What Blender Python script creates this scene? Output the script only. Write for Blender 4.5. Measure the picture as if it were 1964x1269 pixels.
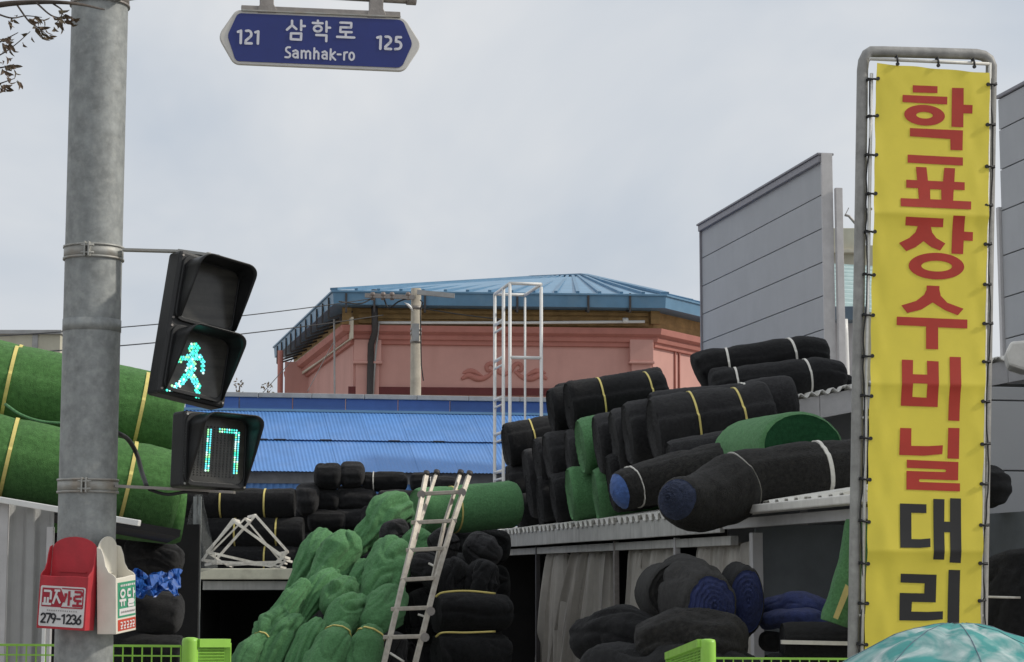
import bpy, bmesh, math, random
from mathutils import Vector as V, Matrix, noise

# ------------------------------------------------------------------ camera, sky, sun, exposure
for o in list(bpy.data.objects): bpy.data.objects.remove(o)
scene = bpy.context.scene
COL = scene.collection
FPX, CX, CY = 3857.0, 982.0, 634.5          # focal length and centre in photograph pixels
PITCH = math.atan(465.5 / FPX)
EYE = V((0, 0, 1.6))
cd = bpy.data.cameras.new('camera'); cam = bpy.data.objects.new('camera', cd); COL.objects.link(cam)
cam.location = EYE; cam.rotation_euler = (math.pi / 2 + PITCH, 0, 0)
cd.sensor_width = 36; cd.lens = 36 * FPX / 1964; cd.clip_end = 3000; cd.clip_start = 0.05
scene.camera = cam
scene.render.resolution_x, scene.render.resolution_y = 1024, 662

SUN_EL, SUN_AZ = math.radians(35), math.radians(89)     # azimuth from +Y towards +X
w = bpy.data.worlds.new('World'); scene.world = w; w.use_nodes = True
nt = w.node_tree; nt.nodes.clear()
N = nt.nodes.new; LK = nt.links.new
sky = N('ShaderNodeTexSky'); sky.sky_type = 'NISHITA'; sky.sun_disc = False
sky.sun_elevation = SUN_EL; sky.sun_rotation = SUN_AZ; sky.air_density = 1.2; sky.dust_density = 3.0
tc = N('ShaderNodeTexCoord'); mp = N('ShaderNodeMapping'); mp.inputs['Scale'].default_value = (1, 1, 1.5)
mp.inputs['Location'].default_value = (3.1, 2.2, 0.4)
LK(tc.outputs['Generated'], mp.inputs['Vector'])
n1 = N('ShaderNodeTexNoise'); n1.inputs['Scale'].default_value = 3.4; n1.inputs['Detail'].default_value = 5
n1.inputs['Roughness'].default_value = 0.52; n1.inputs['Distortion'].default_value = 0.35
LK(mp.outputs[0], n1.inputs['Vector'])
cr = N('ShaderNodeValToRGB'); e = cr.color_ramp.elements
e[0].position = 0.35; e[0].color = (0.57, 0.625, 0.70, 1)
e[1].position = 0.65; e[1].color = (0.85, 0.85, 0.85, 1)
m_ = e.new(0.5); m_.color = (0.70, 0.73, 0.77, 1)
LK(n1.outputs['Fac'], cr.inputs['Fac'])
sc = N('ShaderNodeVectorMath'); sc.operation = 'SCALE'; sc.inputs['Scale'].default_value = 10.0
LK(cr.outputs['Color'], sc.inputs[0])
mx = N('ShaderNodeMixRGB'); mx.inputs['Fac'].default_value = 0.93
LK(sky.outputs['Color'], mx.inputs['Color1']); LK(sc.outputs['Vector'], mx.inputs['Color2'])
bg = N('ShaderNodeBackground'); bg.inputs['Strength'].default_value = 0.1
LK(mx.outputs[0], bg.inputs['Color'])
wo = N('ShaderNodeOutputWorld'); LK(bg.outputs[0], wo.inputs['Surface'])

sl = bpy.data.lights.new('sun', 'SUN'); sl.energy = 2.3; sl.angle = math.radians(3.0); sl.color = (1.0, 0.94, 0.84)
so = bpy.data.objects.new('sun', sl); COL.objects.link(so)
sd = V((math.cos(SUN_EL) * math.sin(SUN_AZ), math.cos(SUN_EL) * math.cos(SUN_AZ), math.sin(SUN_EL)))
so.rotation_euler = sd.to_track_quat('Z', 'Y').to_euler(); so.location = (20, -5, 20)
vs = scene.view_settings; vs.view_transform = 'Standard'; vs.look = 'None'; vs.gamma = 1; vs.exposure = 0.0
vs.use_curve_mapping = False

# ------------------------------------------------------------------ helpers
X_, Y_, Z_ = V((1, 0, 0)), V((0, 1, 0)), V((0, 0, 1))
UPC = V((0, -math.sin(PITCH), math.cos(PITCH))); FWD = V((0, math.cos(PITCH), math.sin(PITCH)))
def ray(px, py): return X_ * ((px - CX) / FPX) + UPC * ((CY - py) / FPX) + FWD
def at(px, py, Y):
    r = ray(px, py); return EYE + r * (Y / r.y)
def mpp(Y): return Y / FPX                       # metres per pixel at depth Y (close enough)
class Pl:                                        # a plane one can trace on
    def __init__(s, o, ux=X_, uz=Z_):
        s.o = V(o); s.ux = V(ux).normalized(); s.uz = V(uz).normalized(); s.n = s.ux.cross(s.uz).normalized()
    def hit(s, px, py):
        r = ray(px, py); t = (s.o - EYE).dot(s.n) / r.dot(s.n); return EYE + r * t
    def loc(s, px, py):
        p = s.hit(px, py) - s.o; return p.dot(s.ux), p.dot(s.uz)
    def w(s, x, z, h=0): return s.o + s.ux * x + s.uz * z + s.n * h
    def p(s, px, py, h=0): return s.hit(px, py) + s.n * h
DV = V((-0.2, 1, 0)).normalized(); EV = V((1, 0.2, 0)).normalized()    # the yard runs along DV, its fronts along EV

ORG = {}
def tag(o, label=None, cat=None, group=None, kind=None):
    if label: o['label'] = label
    if cat: o['category'] = cat
    if group: o['group'] = group
    if kind: o['kind'] = kind
    return o
def thing(name, loc, label, cat, group=None):
    o = bpy.data.objects.new(name, None); COL.objects.link(o); o.location = loc; o.empty_display_size = 0.1
    ORG[o.name] = V(loc); return tag(o, label, cat, group)

class MB:
    def __init__(s): s.v = []; s.f = []; s.mi = []; s.sm = []
    def add(s, vs, fs, mi=0, smooth=False):
        b = len(s.v); s.v += [V(x) for x in vs]
        for f in fs: s.f.append([i + b for i in f]); s.mi.append(mi); s.sm.append(smooth)
        return s
    def box(s, c, dx, dy, dz, ax=None, mi=0):
        ax = ax or (X_, Y_, Z_); c = V(c)
        p = [c + ax[0] * (dx / 2 * i) + ax[1] * (dy / 2 * j) + ax[2] * (dz / 2 * k) for k in (-1, 1) for j in (-1, 1) for i in (-1, 1)]
        return s.add(p, [(0, 2, 3, 1), (4, 5, 7, 6), (0, 1, 5, 4), (2, 6, 7, 3), (0, 4, 6, 2), (1, 3, 7, 5)], mi)
    def bar(s, a, b, wd, ht, up=Z_, mi=0):
        a, b = V(a), V(b); d = (b - a); L = d.length; d.normalize()
        x = d.cross(up)
        if x.length < 1e-4: x = d.cross(X_)
        x.normalize(); z = x.cross(d)
        return s.box((a + b) / 2, wd, L, ht, (x, d, z), mi)
    def tube(s, pts, r, n=8, mi=0, cap=True, up=None):
        pts = [V(p) for p in pts]; m = len(pts); rs = r if isinstance(r, (list, tuple)) else [r] * m
        b = len(s.v); prev = None
        for i, p in enumerate(pts):
            d = (pts[min(i + 1, m - 1)] - pts[max(i - 1, 0)]).normalized()
            if prev is None:
                u = up or (Z_ if abs(d.z) < 0.9 else X_); a = d.cross(u).normalized()
            else:
                a = (prev - d * prev.dot(d)).normalized()
            prev = a; c = d.cross(a)
            for k in range(n):
                t = 2 * math.pi * k / n; s.v.append(p + (a * math.cos(t) + c * math.sin(t)) * rs[i])
        for i in range(m - 1):
            for k in range(n):
                s.f.append([b + i * n + k, b + i * n + (k + 1) % n, b + (i + 1) * n + (k + 1) % n, b + (i + 1) * n + k]); s.mi.append(mi); s.sm.append(n > 5)
        if cap:
            s.f.append([b + k for k in range(n)][::-1]); s.mi.append(mi); s.sm.append(False)
            s.f.append([b + (m - 1) * n + k for k in range(n)]); s.mi.append(mi); s.sm.append(False)
        return s
    def prism(s, poly, off, mi=0):               # poly is the front outline, off the vector to the back
        poly = [V(p) for p in poly]; n = len(poly); off = V(off)
        return s.add(poly + [p + off for p in poly], [list(range(n)), list(range(2 * n - 1, n - 1, -1))] + [[i, i + n, (i + 1) % n + n, (i + 1) % n] for i in range(n)], mi)
    def grid(s, fn, nu, nv, mi=0, smooth=True, wrap=False):
        b = len(s.v)
        for j in range(nv + 1):
            for i in range(nu + (0 if wrap else 1)): s.v.append(V(fn(i / nu, j / nv)))
        r = nu if wrap else nu + 1
        for j in range(nv):
            for i in range(nu):
                i2 = (i + 1) % r
                s.f.append([b + j * r + i, b + j * r + i2, b + (j + 1) * r + i2, b + (j + 1) * r + i]); s.mi.append(mi); s.sm.append(smooth)
        return s
    def build(s, name, mat, parent=None, org=None, bevel=0, solid=0, kind=None):
        mats = mat if isinstance(mat, (list, tuple)) else [mat]
        if parent is not None: o0 = ORG[parent.name]
        elif org is not None: o0 = V(org)
        else:
            n = len(s.v); o0 = sum(s.v, V()) / n; o0.z = min(p.z for p in s.v)
        me = bpy.data.meshes.new(name); me.from_pydata([tuple(p - o0) for p in s.v], [], s.f)
        for m in mats: me.materials.append(MAT(m))
        me.polygons.foreach_set('material_index', s.mi); me.polygons.foreach_set('use_smooth', s.sm); me.update()
        o = bpy.data.objects.new(name, me); COL.objects.link(o); ORG[o.name] = o0
        if parent is not None: o.parent = parent
        else: o.location = o0
        if solid:
            m = o.modifiers.new('solid', 'SOLIDIFY'); m.thickness = solid; m.offset = 0
        if bevel:
            m = o.modifiers.new('bevel', 'BEVEL'); m.width = bevel; m.segments = 2; m.limit_method = 'ANGLE'; m.angle_limit = math.radians(40)
        if kind: o['kind'] = kind
        return o

def nz(p, sc=1.0, seed=0): return noise.noise(V(p) * sc + V((seed * 7.13, seed * 3.71, seed * 1.37)))
def catmull(pts, n):
    P = [V(p) for p in pts]; P = [P[0] * 2 - P[1]] + P + [P[-1] * 2 - P[-2]]; out = []
    segs = len(P) - 3
    for i in range(n + 1):
        t = i / n * segs; k = min(int(t), segs - 1); t -= k; a, b, c, d = P[k:k + 4]
        out.append(0.5 * ((2 * b) + (c - a) * t + (2 * a - 5 * b + 4 * c - d) * t * t + (3 * b - a - 3 * c + d) * t ** 3))
    return out
def lerpf(vals, t):
    x = t * (len(vals) - 1); i = min(int(x), len(vals) - 2); x -= i; return vals[i] * (1 - x) + vals[i + 1] * x

# ------------------------------------------------------------------ materials
MATS = {}; DEF = {}
def mat_simple(name, col, rough=0.8, metal=0.0, var=0.15, scale=6, bump=0.1, bscale=80, streak=None, stain=None, sheen=0.0, spec=0.5, emit=None, trans=0.0, alpha=1.0, tint=None, coat=0.0, wrinkle=None, objvar=0.0):
    m = bpy.data.materials.new(name); m.use_nodes = True; t = m.node_tree; t.nodes.clear(); N = t.nodes.new; L = t.links.new
    out = N('ShaderNodeOutputMaterial'); b = N('ShaderNodeBsdfPrincipled'); L(b.outputs[0], out.inputs[0])
    b.inputs['Roughness'].default_value = rough; b.inputs['Metallic'].default_value = metal
    b.inputs['Specular IOR Level'].default_value = spec; b.inputs['Sheen Weight'].default_value = sheen
    b.inputs['Coat Weight'].default_value = coat
    tc = N('ShaderNodeTexCoord')
    n = N('ShaderNodeTexNoise'); n.inputs['Scale'].default_value = scale; n.inputs['Detail'].default_value = 6; n.inputs['Roughness'].default_value = 0.65
    L(tc.outputs['Object'], n.inputs['Vector'])
    r = N('ShaderNodeValToRGB'); e = r.color_ramp.elements; e[0].position = 0.28; e[1].position = 0.72
    lo = [c * (1 - var) for c in col]; hi = [min(1, c * (1 + var)) for c in (tint or col)]
    e[0].color = (*lo, 1); e[1].color = (*hi, 1); L(n.outputs['Fac'], r.inputs['Fac']); cur = r.outputs['Color']
    for cfg in ([streak] if streak else []) + ([stain] if stain else []):
        scl, sc2, amt, c2 = cfg[:4]                    # mapping scale, noise scale, amount, colour
        mp = N('ShaderNodeMapping'); mp.inputs['Scale'].default_value = scl; L(tc.outputs['Object'], mp.inputs['Vector'])
        n2 = N('ShaderNodeTexNoise'); n2.inputs['Scale'].default_value = sc2; n2.inputs['Detail'].default_value = 5; n2.inputs['Distortion'].default_value = cfg[4] if len(cfg) > 4 else 0.0; L(mp.outputs[0], n2.inputs['Vector'])
        r2 = N('ShaderNodeMapRange'); r2.inputs['From Min'].default_value = 0.48; r2.inputs['From Max'].default_value = 0.75; r2.inputs['To Max'].default_value = amt
        L(n2.outputs['Fac'], r2.inputs['Value'])
        mx = N('ShaderNodeMixRGB'); mx.inputs['Color2'].default_value = (*c2, 1); L(r2.outputs[0], mx.inputs['Fac']); L(cur, mx.inputs['Color1']); cur = mx.outputs[0]
    if objvar:                                      # each piece its own batch tone
        oi = N('ShaderNodeObjectInfo'); mr = N('ShaderNodeMapRange'); mr.inputs['To Min'].default_value = 1 - objvar; mr.inputs['To Max'].default_value = 1 + objvar
        L(oi.outputs['Random'], mr.inputs['Value']); hs = N('ShaderNodeHueSaturation'); L(mr.outputs[0], hs.inputs['Value']); L(cur, hs.inputs['Color']); cur = hs.outputs['Color']
    L(cur, b.inputs['Base Color'])
    if bump:
        n3 = N('ShaderNodeTexNoise'); n3.inputs['Scale'].default_value = bscale; n3.inputs['Detail'].default_value = 3; L(tc.outputs['Object'], n3.inputs['Vector'])
        bp = N('ShaderNodeBump'); bp.inputs['Strength'].default_value = bump; bp.inputs['Distance'].default_value = 0.02
        L(n3.outputs['Fac'], bp.inputs['Height']); L(bp.outputs[0], b.inputs['Normal'])
        if wrinkle:
            n4 = N('ShaderNodeTexNoise'); n4.inputs['Scale'].default_value = wrinkle[0]; n4.inputs['Detail'].default_value = 4; n4.inputs['Distortion'].default_value = 1.2; L(tc.outputs['Object'], n4.inputs['Vector'])
            b4 = N('ShaderNodeBump'); b4.inputs['Strength'].default_value = wrinkle[1]; b4.inputs['Distance'].default_value = 0.08
            L(n4.outputs['Fac'], b4.inputs['Height']); L(b4.outputs[0], bp.inputs['Normal'])
    if emit:
        b.inputs['Emission Color'].default_value = (*emit[0], 1); b.inputs['Emission Strength'].default_value = emit[1]
    if trans:
        tr = N('ShaderNodeBsdfTranslucent'); L(cur, tr.inputs['Color']); ms = N('ShaderNodeMixShader'); ms.inputs[0].default_value = trans
        L(b.outputs[0], ms.inputs[1]); L(tr.outputs[0], ms.inputs[2]); L(ms.outputs[0], out.inputs[0])
        if alpha < 1:
            tp = N('ShaderNodeBsdfTransparent'); m2 = N('ShaderNodeMixShader'); m2.inputs[0].default_value = alpha
            L(tp.outputs[0], m2.inputs[1]); L(ms.outputs[0], m2.inputs[2]); L(m2.outputs[0], out.inputs[0])
    return m
def dm(name, *a, **k): DEF[name] = (a, k)
def MAT(name):
    if name not in MATS: MATS[name] = mat_simple(name, *DEF[name][0], **DEF[name][1])
    return MATS[name]
dm('asphalt', (0.05, 0.05, 0.052), 0.9, var=0.3, scale=20, bump=0.3, bscale=120)
dm('paving', (0.28, 0.26, 0.24), 0.9, var=0.2, scale=12, bump=0.2)
dm('kerb', (0.35, 0.34, 0.32), 0.9)
dm('road_paint', (0.7, 0.7, 0.68), 0.8)
dm('galvanised', (0.29, 0.305, 0.30), 0.62, metal=0.25, var=0.3, scale=13, bump=0.05, streak=((5, 5, 0.6), 3, 0.45, (0.19, 0.20, 0.20)), stain=((1, 1, 1), 28, 0.35, (0.48, 0.49, 0.46)))
dm('galv_band', (0.37, 0.37, 0.345), 0.55, metal=0.3, var=0.2, scale=14, bump=0.05, stain=((1, 1, 1), 9, 0.5, (0.30, 0.20, 0.11)))
dm('bracket_steel', (0.30, 0.275, 0.255), 0.55, metal=0.4, var=0.2, scale=18)
dm('sign_rim', (0.62, 0.60, 0.56), 0.55, var=0.07, bump=0)
dm('sign_blue', (0.014, 0.028, 0.175), 0.38, var=0.08, bump=0)
dm('sign_white', (0.66, 0.66, 0.72), 0.5, var=0.04, bump=0)
dm('signal_black', (0.013, 0.0135, 0.014), 0.5, var=0.2, scale=9, bump=0.04)
dm('visor_black', (0.010, 0.011, 0.012), 0.42, var=0.2, bump=0.02)
dm('lens_dark', (0.06, 0.057, 0.05), 0.22, var=0.3, scale=12, bump=0, streak=((0.5, 0.5, 9), 2.2, 0.8, (0.018, 0.018, 0.017)))
dm('led_green', (0.1, 0.8, 0.6), 0.4, bump=0, emit=((0.06, 0.86, 0.62), 1.25))
dm('led_cyan', (0.1, 0.8, 0.9), 0.4, bump=0, emit=((0.16, 0.80, 0.86), 1.2))
dm('led_lime', (0.5, 0.9, 0.4), 0.4, bump=0, emit=((0.35, 0.9, 0.42), 1.2))
dm('led_white', (0.8, 0.9, 0.9), 0.4, bump=0, emit=((0.62, 0.98, 0.92), 1.3))
dm('led_off', (0.05, 0.052, 0.05), 0.3, bump=0)
dm('cable_black', (0.012, 0.012, 0.013), 0.6, bump=0)
dm('red_plastic', (0.50, 0.032, 0.045), 0.55, var=0.15, scale=7, bump=0.04, stain=((1, 1, 0.6), 14, 0.5, (0.30, 0.03, 0.035)))
dm('white_plastic', (0.76, 0.72, 0.62), 0.55, var=0.08, bump=0.03, stain=((1, 1, 0.5), 12, 0.45, (0.56, 0.51, 0.42)))
dm('sticker_white', (0.72, 0.70, 0.69), 0.6, var=0.05, bump=0)
dm('sticker_red', (0.40, 0.02, 0.04), 0.6, var=0.05, bump=0)
dm('sticker_green', (0.05, 0.30, 0.17), 0.6, var=0.05, bump=0)
dm('sticker_orange', (0.55, 0.06, 0.03), 0.6, var=0.05, bump=0)
dm('ink', (0.03, 0.03, 0.035), 0.7, bump=0)
dm('ink_faint', (0.35, 0.33, 0.33), 0.7, bump=0)
dm('lime_paint', (0.30, 0.60, 0.075), 0.45, var=0.1, scale=8, bump=0.02, stain=((1, 1, 0.4), 9, 0.35, (0.18, 0.32, 0.06)))
dm('banner_yellow', (0.88, 0.74, 0.085), 0.5, var=0.05, scale=3, bump=0.03, bscale=25, trans=0.22)
dm('banner_red', (0.45, 0.032, 0.016), 0.5, var=0.08, scale=5, bump=0.02, bscale=25)
dm('banner_black', (0.014, 0.014, 0.015), 0.5, var=0.1, bump=0.02, bscale=25)
dm('frame_steel', (0.33, 0.325, 0.31), 0.6, metal=0.25, var=0.25, scale=10, stain=((4, 4, 0.7), 4, 0.4, (0.17, 0.165, 0.16)))
dm('rod_white', (0.66, 0.65, 0.61), 0.5, var=0.12, scale=20)
dm('net_black', (0.0145, 0.0145, 0.0155), 0.95, var=0.4, scale=28, bump=0.7, bscale=170, sheen=0.10, spec=0.15, stain=((1, 1, 1), 5, 0.4, (0.020, 0.020, 0.021)), wrinkle=(6, 0.2), objvar=0.25)
dm('net_charcoal', (0.027, 0.0265, 0.028), 0.95, var=0.4, scale=28, bump=0.7, bscale=170, sheen=0.12, spec=0.15, stain=((1, 1, 1), 4, 0.5, (0.045, 0.044, 0.043)), wrinkle=(6, 0.2), objvar=0.22)
dm('net_brown', (0.026, 0.025, 0.024), 0.95, var=0.6, scale=34, bump=0.9, bscale=140, sheen=0.12, spec=0.15, stain=((1, 1, 1), 22, 0.6, (0.055, 0.05, 0.045)), wrinkle=(6, 0.2), objvar=0.15)
dm('net_green', (0.112, 0.272, 0.115), 0.95, var=0.34, scale=48, bump=0.6, bscale=170, sheen=0.1, spec=0.15, stain=((1, 1, 1), 6, 0.4, (0.075, 0.205, 0.085)), wrinkle=(6, 0.2), objvar=0.1)
dm('net_deep_green', (0.088, 0.215, 0.064), 0.95, wrinkle=(4, 0.15), var=0.35, scale=30, bump=0.6, bscale=170, sheen=0.08, spec=0.15, streak=((14, 1, 1), 6, 0.5, (0.12, 0.27, 0.085)), stain=((1, 1, 3), 9, 0.5, (0.055, 0.15, 0.04)), objvar=0.08)
dm('net_bottle_green', (0.016, 0.075, 0.030), 0.95, var=0.3, scale=20, bump=0.3, spec=0.2)
dm('net_blue', (0.06, 0.13, 0.36), 0.85, var=0.3, scale=20, bump=0.5, bscale=90, sheen=0.15, wrinkle=(6, 0.2))
dm('net_slate', (0.036, 0.048, 0.095), 0.9, var=0.4, scale=24, bump=0.7, bscale=110, sheen=0.1)
dm('net_navy', (0.032, 0.046, 0.15), 0.9, var=0.4, scale=24, bump=0.6, bscale=120, sheen=0.1, wrinkle=(6, 0.2))
dm('strap_yellow', (0.72, 0.60, 0.19), 0.6, var=0.15, scale=14, bump=0)
dm('strap_white', (0.74, 0.72, 0.66), 0.6, var=0.1, scale=14, bump=0)
dm('panel_grey', (0.355, 0.365, 0.382), 0.5, stain=((1, 1, 1), 1.3, 0.25, (0.29, 0.295, 0.31)), var=0.06, scale=1.2, bump=0.02, bscale=8, streak=((2.5, 2.5, 0.15), 2, 0.16, (0.28, 0.285, 0.30)), objvar=0.05)
dm('panel_trim', (0.50, 0.49, 0.49), 0.5, var=0.1, scale=6)
dm('panel_cap', (0.24, 0.235, 0.26), 0.5, var=0.1, scale=6)
dm('shed_fascia', (0.46, 0.455, 0.43), 0.65, var=0.15, scale=5, streak=((3, 3, 0.25), 5, 0.5, (0.22, 0.21, 0.20)))
dm('sheet_white', (0.76, 0.75, 0.71), 0.5, var=0.12, scale=8, stain=((1, 1, 1), 6, 0.5, (0.42, 0.38, 0.28)))
dm('beam_white', (0.74, 0.72, 0.67), 0.5, var=0.12, scale=6, streak=((2, 2, 0.5), 4, 0.35, (0.36, 0.34, 0.31)))
dm('cream_beam', (0.80, 0.77, 0.61), 0.6, var=0.1, scale=7, stain=((1, 1, 1), 8, 0.4, (0.40, 0.36, 0.27)))
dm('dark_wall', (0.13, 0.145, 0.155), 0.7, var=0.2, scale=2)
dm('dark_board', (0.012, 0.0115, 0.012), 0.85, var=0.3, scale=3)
dm('curtain', (0.52, 0.49, 0.44), 0.4, var=0.14, scale=3, bump=0.05, bscale=30, trans=0.2, alpha=0.93)
dm('clad_grey', (0.36, 0.36, 0.355), 0.55, metal=0.15, var=0.1, scale=4, streak=((6, 6, 0.3), 3, 0.45, (0.22, 0.215, 0.21)))
dm('aluminium', (0.46, 0.42, 0.36), 0.5, metal=0.35, var=0.2, scale=16, stain=((1, 1, 1), 14, 0.5, (0.30, 0.25, 0.2)))
dm('white_wire', (0.80, 0.77, 0.70), 0.55, var=0.2, scale=16, stain=((1, 1, 1), 12, 0.4, (0.40, 0.33, 0.25)))
dm('white_pipe', (0.76, 0.76, 0.74), 0.45, var=0.06)
dm('blue_roof', (0.105, 0.265, 0.60), 0.5, var=0.12, scale=1.6, bump=0.0, streak=((1.2, 0.3, 0.3), 3, 0.3, (0.14, 0.30, 0.66)), stain=((1, 1, 1), 2.2, 0.35, (0.17, 0.31, 0.60)), objvar=0.05)
dm('blue_fascia', (0.050, 0.125, 0.36), 0.5, var=0.12, scale=2, bump=0, objvar=0.12)
dm('grey_cap', (0.36, 0.365, 0.36), 0.6, var=0.15, scale=3, stain=((1, 1, 1), 5, 0.4, (0.22, 0.2, 0.19)))
dm('grey_render', (0.22, 0.225, 0.23), 0.9, var=0.35, scale=2)
dm('pink_wall', (0.575, 0.315, 0.272), 0.9, var=0.07, scale=1.0, bump=0.06, bscale=30, streak=((1.5, 1.5, 0.25), 1.2, 0.5, (0.47, 0.25, 0.21)))
dm('pink_dark', (0.46, 0.19, 0.155), 0.9, var=0.12, scale=2, bump=0.05)
dm('maroon', (0.12, 0.02, 0.02), 0.7)
dm('ochre_wood', (0.40, 0.255, 0.105), 0.85, var=0.3, scale=3, streak=((0.4, 0.4, 4), 3, 0.5, (0.24, 0.15, 0.07)))
dm('cream_board', (0.55, 0.50, 0.40), 0.8, var=0.2, scale=3)
dm('sky_blue_metal', (0.105, 0.23, 0.36), 0.45, var=0.15, scale=1.5, bump=0, stain=((1, 1, 1), 2.5, 0.4, (0.19, 0.30, 0.39)))
dm('roof_blue_light', (0.15, 0.30, 0.45), 0.45, var=0.12, scale=1.2, bump=0)
dm('dark_metal', (0.045, 0.04, 0.04), 0.6, var=0.2)
dm('concrete', (0.43, 0.39, 0.32), 0.9, var=0.18, scale=5, bump=0.15, streak=((5, 5, 0.4), 3, 0.3, (0.30, 0.27, 0.23)))
dm('insulator', (0.2, 0.16, 0.14), 0.4, bump=0)
dm('beige_wall', (0.52, 0.50, 0.40), 0.85, var=0.1, scale=2, streak=((2, 2, 0.3), 2, 0.3, (0.36, 0.33, 0.26)))
dm('mint_roof', (0.42, 0.55, 0.54), 0.5, var=0.15, scale=3, bump=0)
dm('steel_blue', (0.10, 0.15, 0.20), 0.5, var=0.2, scale=3)
dm('bark', (0.075, 0.06, 0.05), 0.9, var=0.3, scale=20)
dm('leaf', (0.12, 0.11, 0.045), 0.7, var=0.5, scale=15, bump=0, tint=(0.13, 0.085, 0.06))
dm('tarp_blue', (0.025, 0.11, 0.42), 0.35, var=0.3, scale=14, bump=0.05)
dm('grey_net', (0.16, 0.17, 0.17), 0.9, var=0.3, scale=10, trans=0.3, alpha=0.45)
dm('umbrella_teal', (0.07, 0.36, 0.34), 0.55, var=0.25, scale=4, bump=0.02, bscale=40, trans=0.25, streak=((1, 1, 1), 3.5, 1.2, (0.70, 0.77, 0.76), 2.5), stain=((1, 1, 1), 5, 0.7, (0.025, 0.20, 0.21), 2.0))
dm('tag_paper', (0.60, 0.50, 0.20), 0.7)
# ------------------------------------------------------------------ shape helpers
def corrugated(mb, o, u, lenu, vv, nrm, amp, period, nv=1, mi=0, trap=False, per=6):
    u = V(u).normalized(); vv = V(vv); nrm = V(nrm).normalized(); nu = max(4, int(lenu / period * per))
    def fn(a, b):
        ph = (a * lenu / period) % 1.0
        if trap: h = amp * max(-1, min(1, 2.2 * math.sin(2 * math.pi * ph)))
        else: h = amp * math.sin(2 * math.pi * ph)
        return V(o) + u * (a * lenu) + vv * b + nrm * h
    return mb.grid(fn, nu, nv, mi, smooth=not trap)
def sweep(mb, plan, prof, mi=0):
    """plan: list of xy points (outside is on the right hand when walking), prof: list of (out, z)."""
    P = [V((p[0], p[1], 0)) for p in plan]; n = len(P); mit = []
    for i in range(n):
        ns = []
        if i > 0: d = (P[i] - P[i - 1]).normalized(); ns.append(V((d.y, -d.x, 0)))
        if i < n - 1: d = (P[i + 1] - P[i]).normalized(); ns.append(V((d.y, -d.x, 0)))
        m = sum(ns, V()).normalized(); m = m / max(0.3, m.dot(ns[0])); mit.append(m)
    k = len(prof); vs = [P[i] + mit[i] * q[0] + Z_ * q[1] for i in range(n) for q in prof]; fs = []
    for i in range(n - 1):
        for j in range(k - 1): fs.append([i * k + j, (i + 1) * k + j, (i + 1) * k + j + 1, i * k + j + 1])
    return mb.add(vs, fs, mi)
LAYER = [0]
def stroke(mb, pl, line, wd, h=0.002, mi=0, rnd=True, step=0.00012):
    """a pen stroke lying flat on plane pl; line in plane coordinates"""
    for i in range(len(line) - 1):
        a, b = V((*line[i], 0)), V((*line[i + 1], 0)); d = (b - a)
        if d.length < 1e-6: continue
        d.normalize(); n = V((-d.y, d.x, 0)) * (wd / 2); LAYER[0] += 1; hh = h + (LAYER[0] % 23) * step
        q = [a + n, a - n, b - n, b + n]; mb.add([pl.w(p.x, p.y, hh) for p in q], [(0, 1, 2, 3)], mi)
    if rnd:
        for p in line:
            LAYER[0] += 1; hh = h + (LAYER[0] % 23) * step
            mb.add([pl.w(p[0] + wd / 2 * math.cos(t * math.pi / 6), p[1] + wd / 2 * math.sin(t * math.pi / 6), hh) for t in range(12)], [list(range(12))], mi)
def arcpts(cx, cy, rx, ry, a0, a1, n=14):
    return [(cx + rx * math.cos(math.radians(a0 + (a1 - a0) * i / n)), cy + ry * math.sin(math.radians(a0 + (a1 - a0) * i / n))) for i in range(n + 1)]
DIG = {'1': [[(0.1, 0.82), (0.38, 0.98), (0.38, 0)]], '2': [arcpts(.3, .72, .25, .26, 160, -35) + [(.06, 0), (.58, 0)]],
       '3': [arcpts(.28, .75, .25, .24, 150, -80), arcpts(.28, .26, .28, .27, 85, -150)], '6': [[(.5, .98), (.22, .62)] + arcpts(.3, .28, .26, .28, 150, -210)],
       '7': [[(.04, 1), (.58, 1), (.25, 0)]], '9': [arcpts(.3, .72, .26, .28, -30, 330) + [(.54, .5), (.3, 0)]], '5': [[(.52, 1), (.1, 1), (.08, .56)] + arcpts(.28, .32, .28, .3, 130, -150)],
       '-': [[(.12, .45), (.5, .45)]]}
def digits(mb, pl, txt, x, z, h, wd, adv, hh, mi=0):
    for c in txt:
        for l in DIG[c]: stroke(mb, pl, [(x + p[0] * h, z + p[1] * h) for p in l], wd, hh, mi)
        x += adv

# ------------------------------------------------------------------ ground, road, pavement
def sheet(name, x0, x1, y0, y1, z, mat):
    return tag(MB().add([(x0, y0, z), (x1, y0, z), (x1, y1, z), (x0, y1, z)], [(0, 1, 2, 3)]).build(name, mat, org=(0, 0, 0)), kind='structure')
sheet('ground', -1500, 1500, -400, 2500, 0.0, 'paving')
sheet('road', -120, 120, -2.0, 7.4, 0.004, 'asphalt')
for i in range(8):
    tag(sheet('crossing_stripe', -0.6 + i * 0.9 - 3.0, -0.15 + i * 0.9 - 3.0, 1.0, 6.6, 0.008, 'road_paint'), kind='structure')
tag(MB().box((0, 7.5, 0.06), 240, 0.2, 0.12).build('kerb', 'kerb', org=(0, 7.5, 0), bevel=0.015), kind='structure')
tag(MB().box((0, 9.9, 0.055), 240, 4.6, 0.11).build('pavement', 'paving', org=(0, 9.9, 0)), kind='structure')

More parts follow.
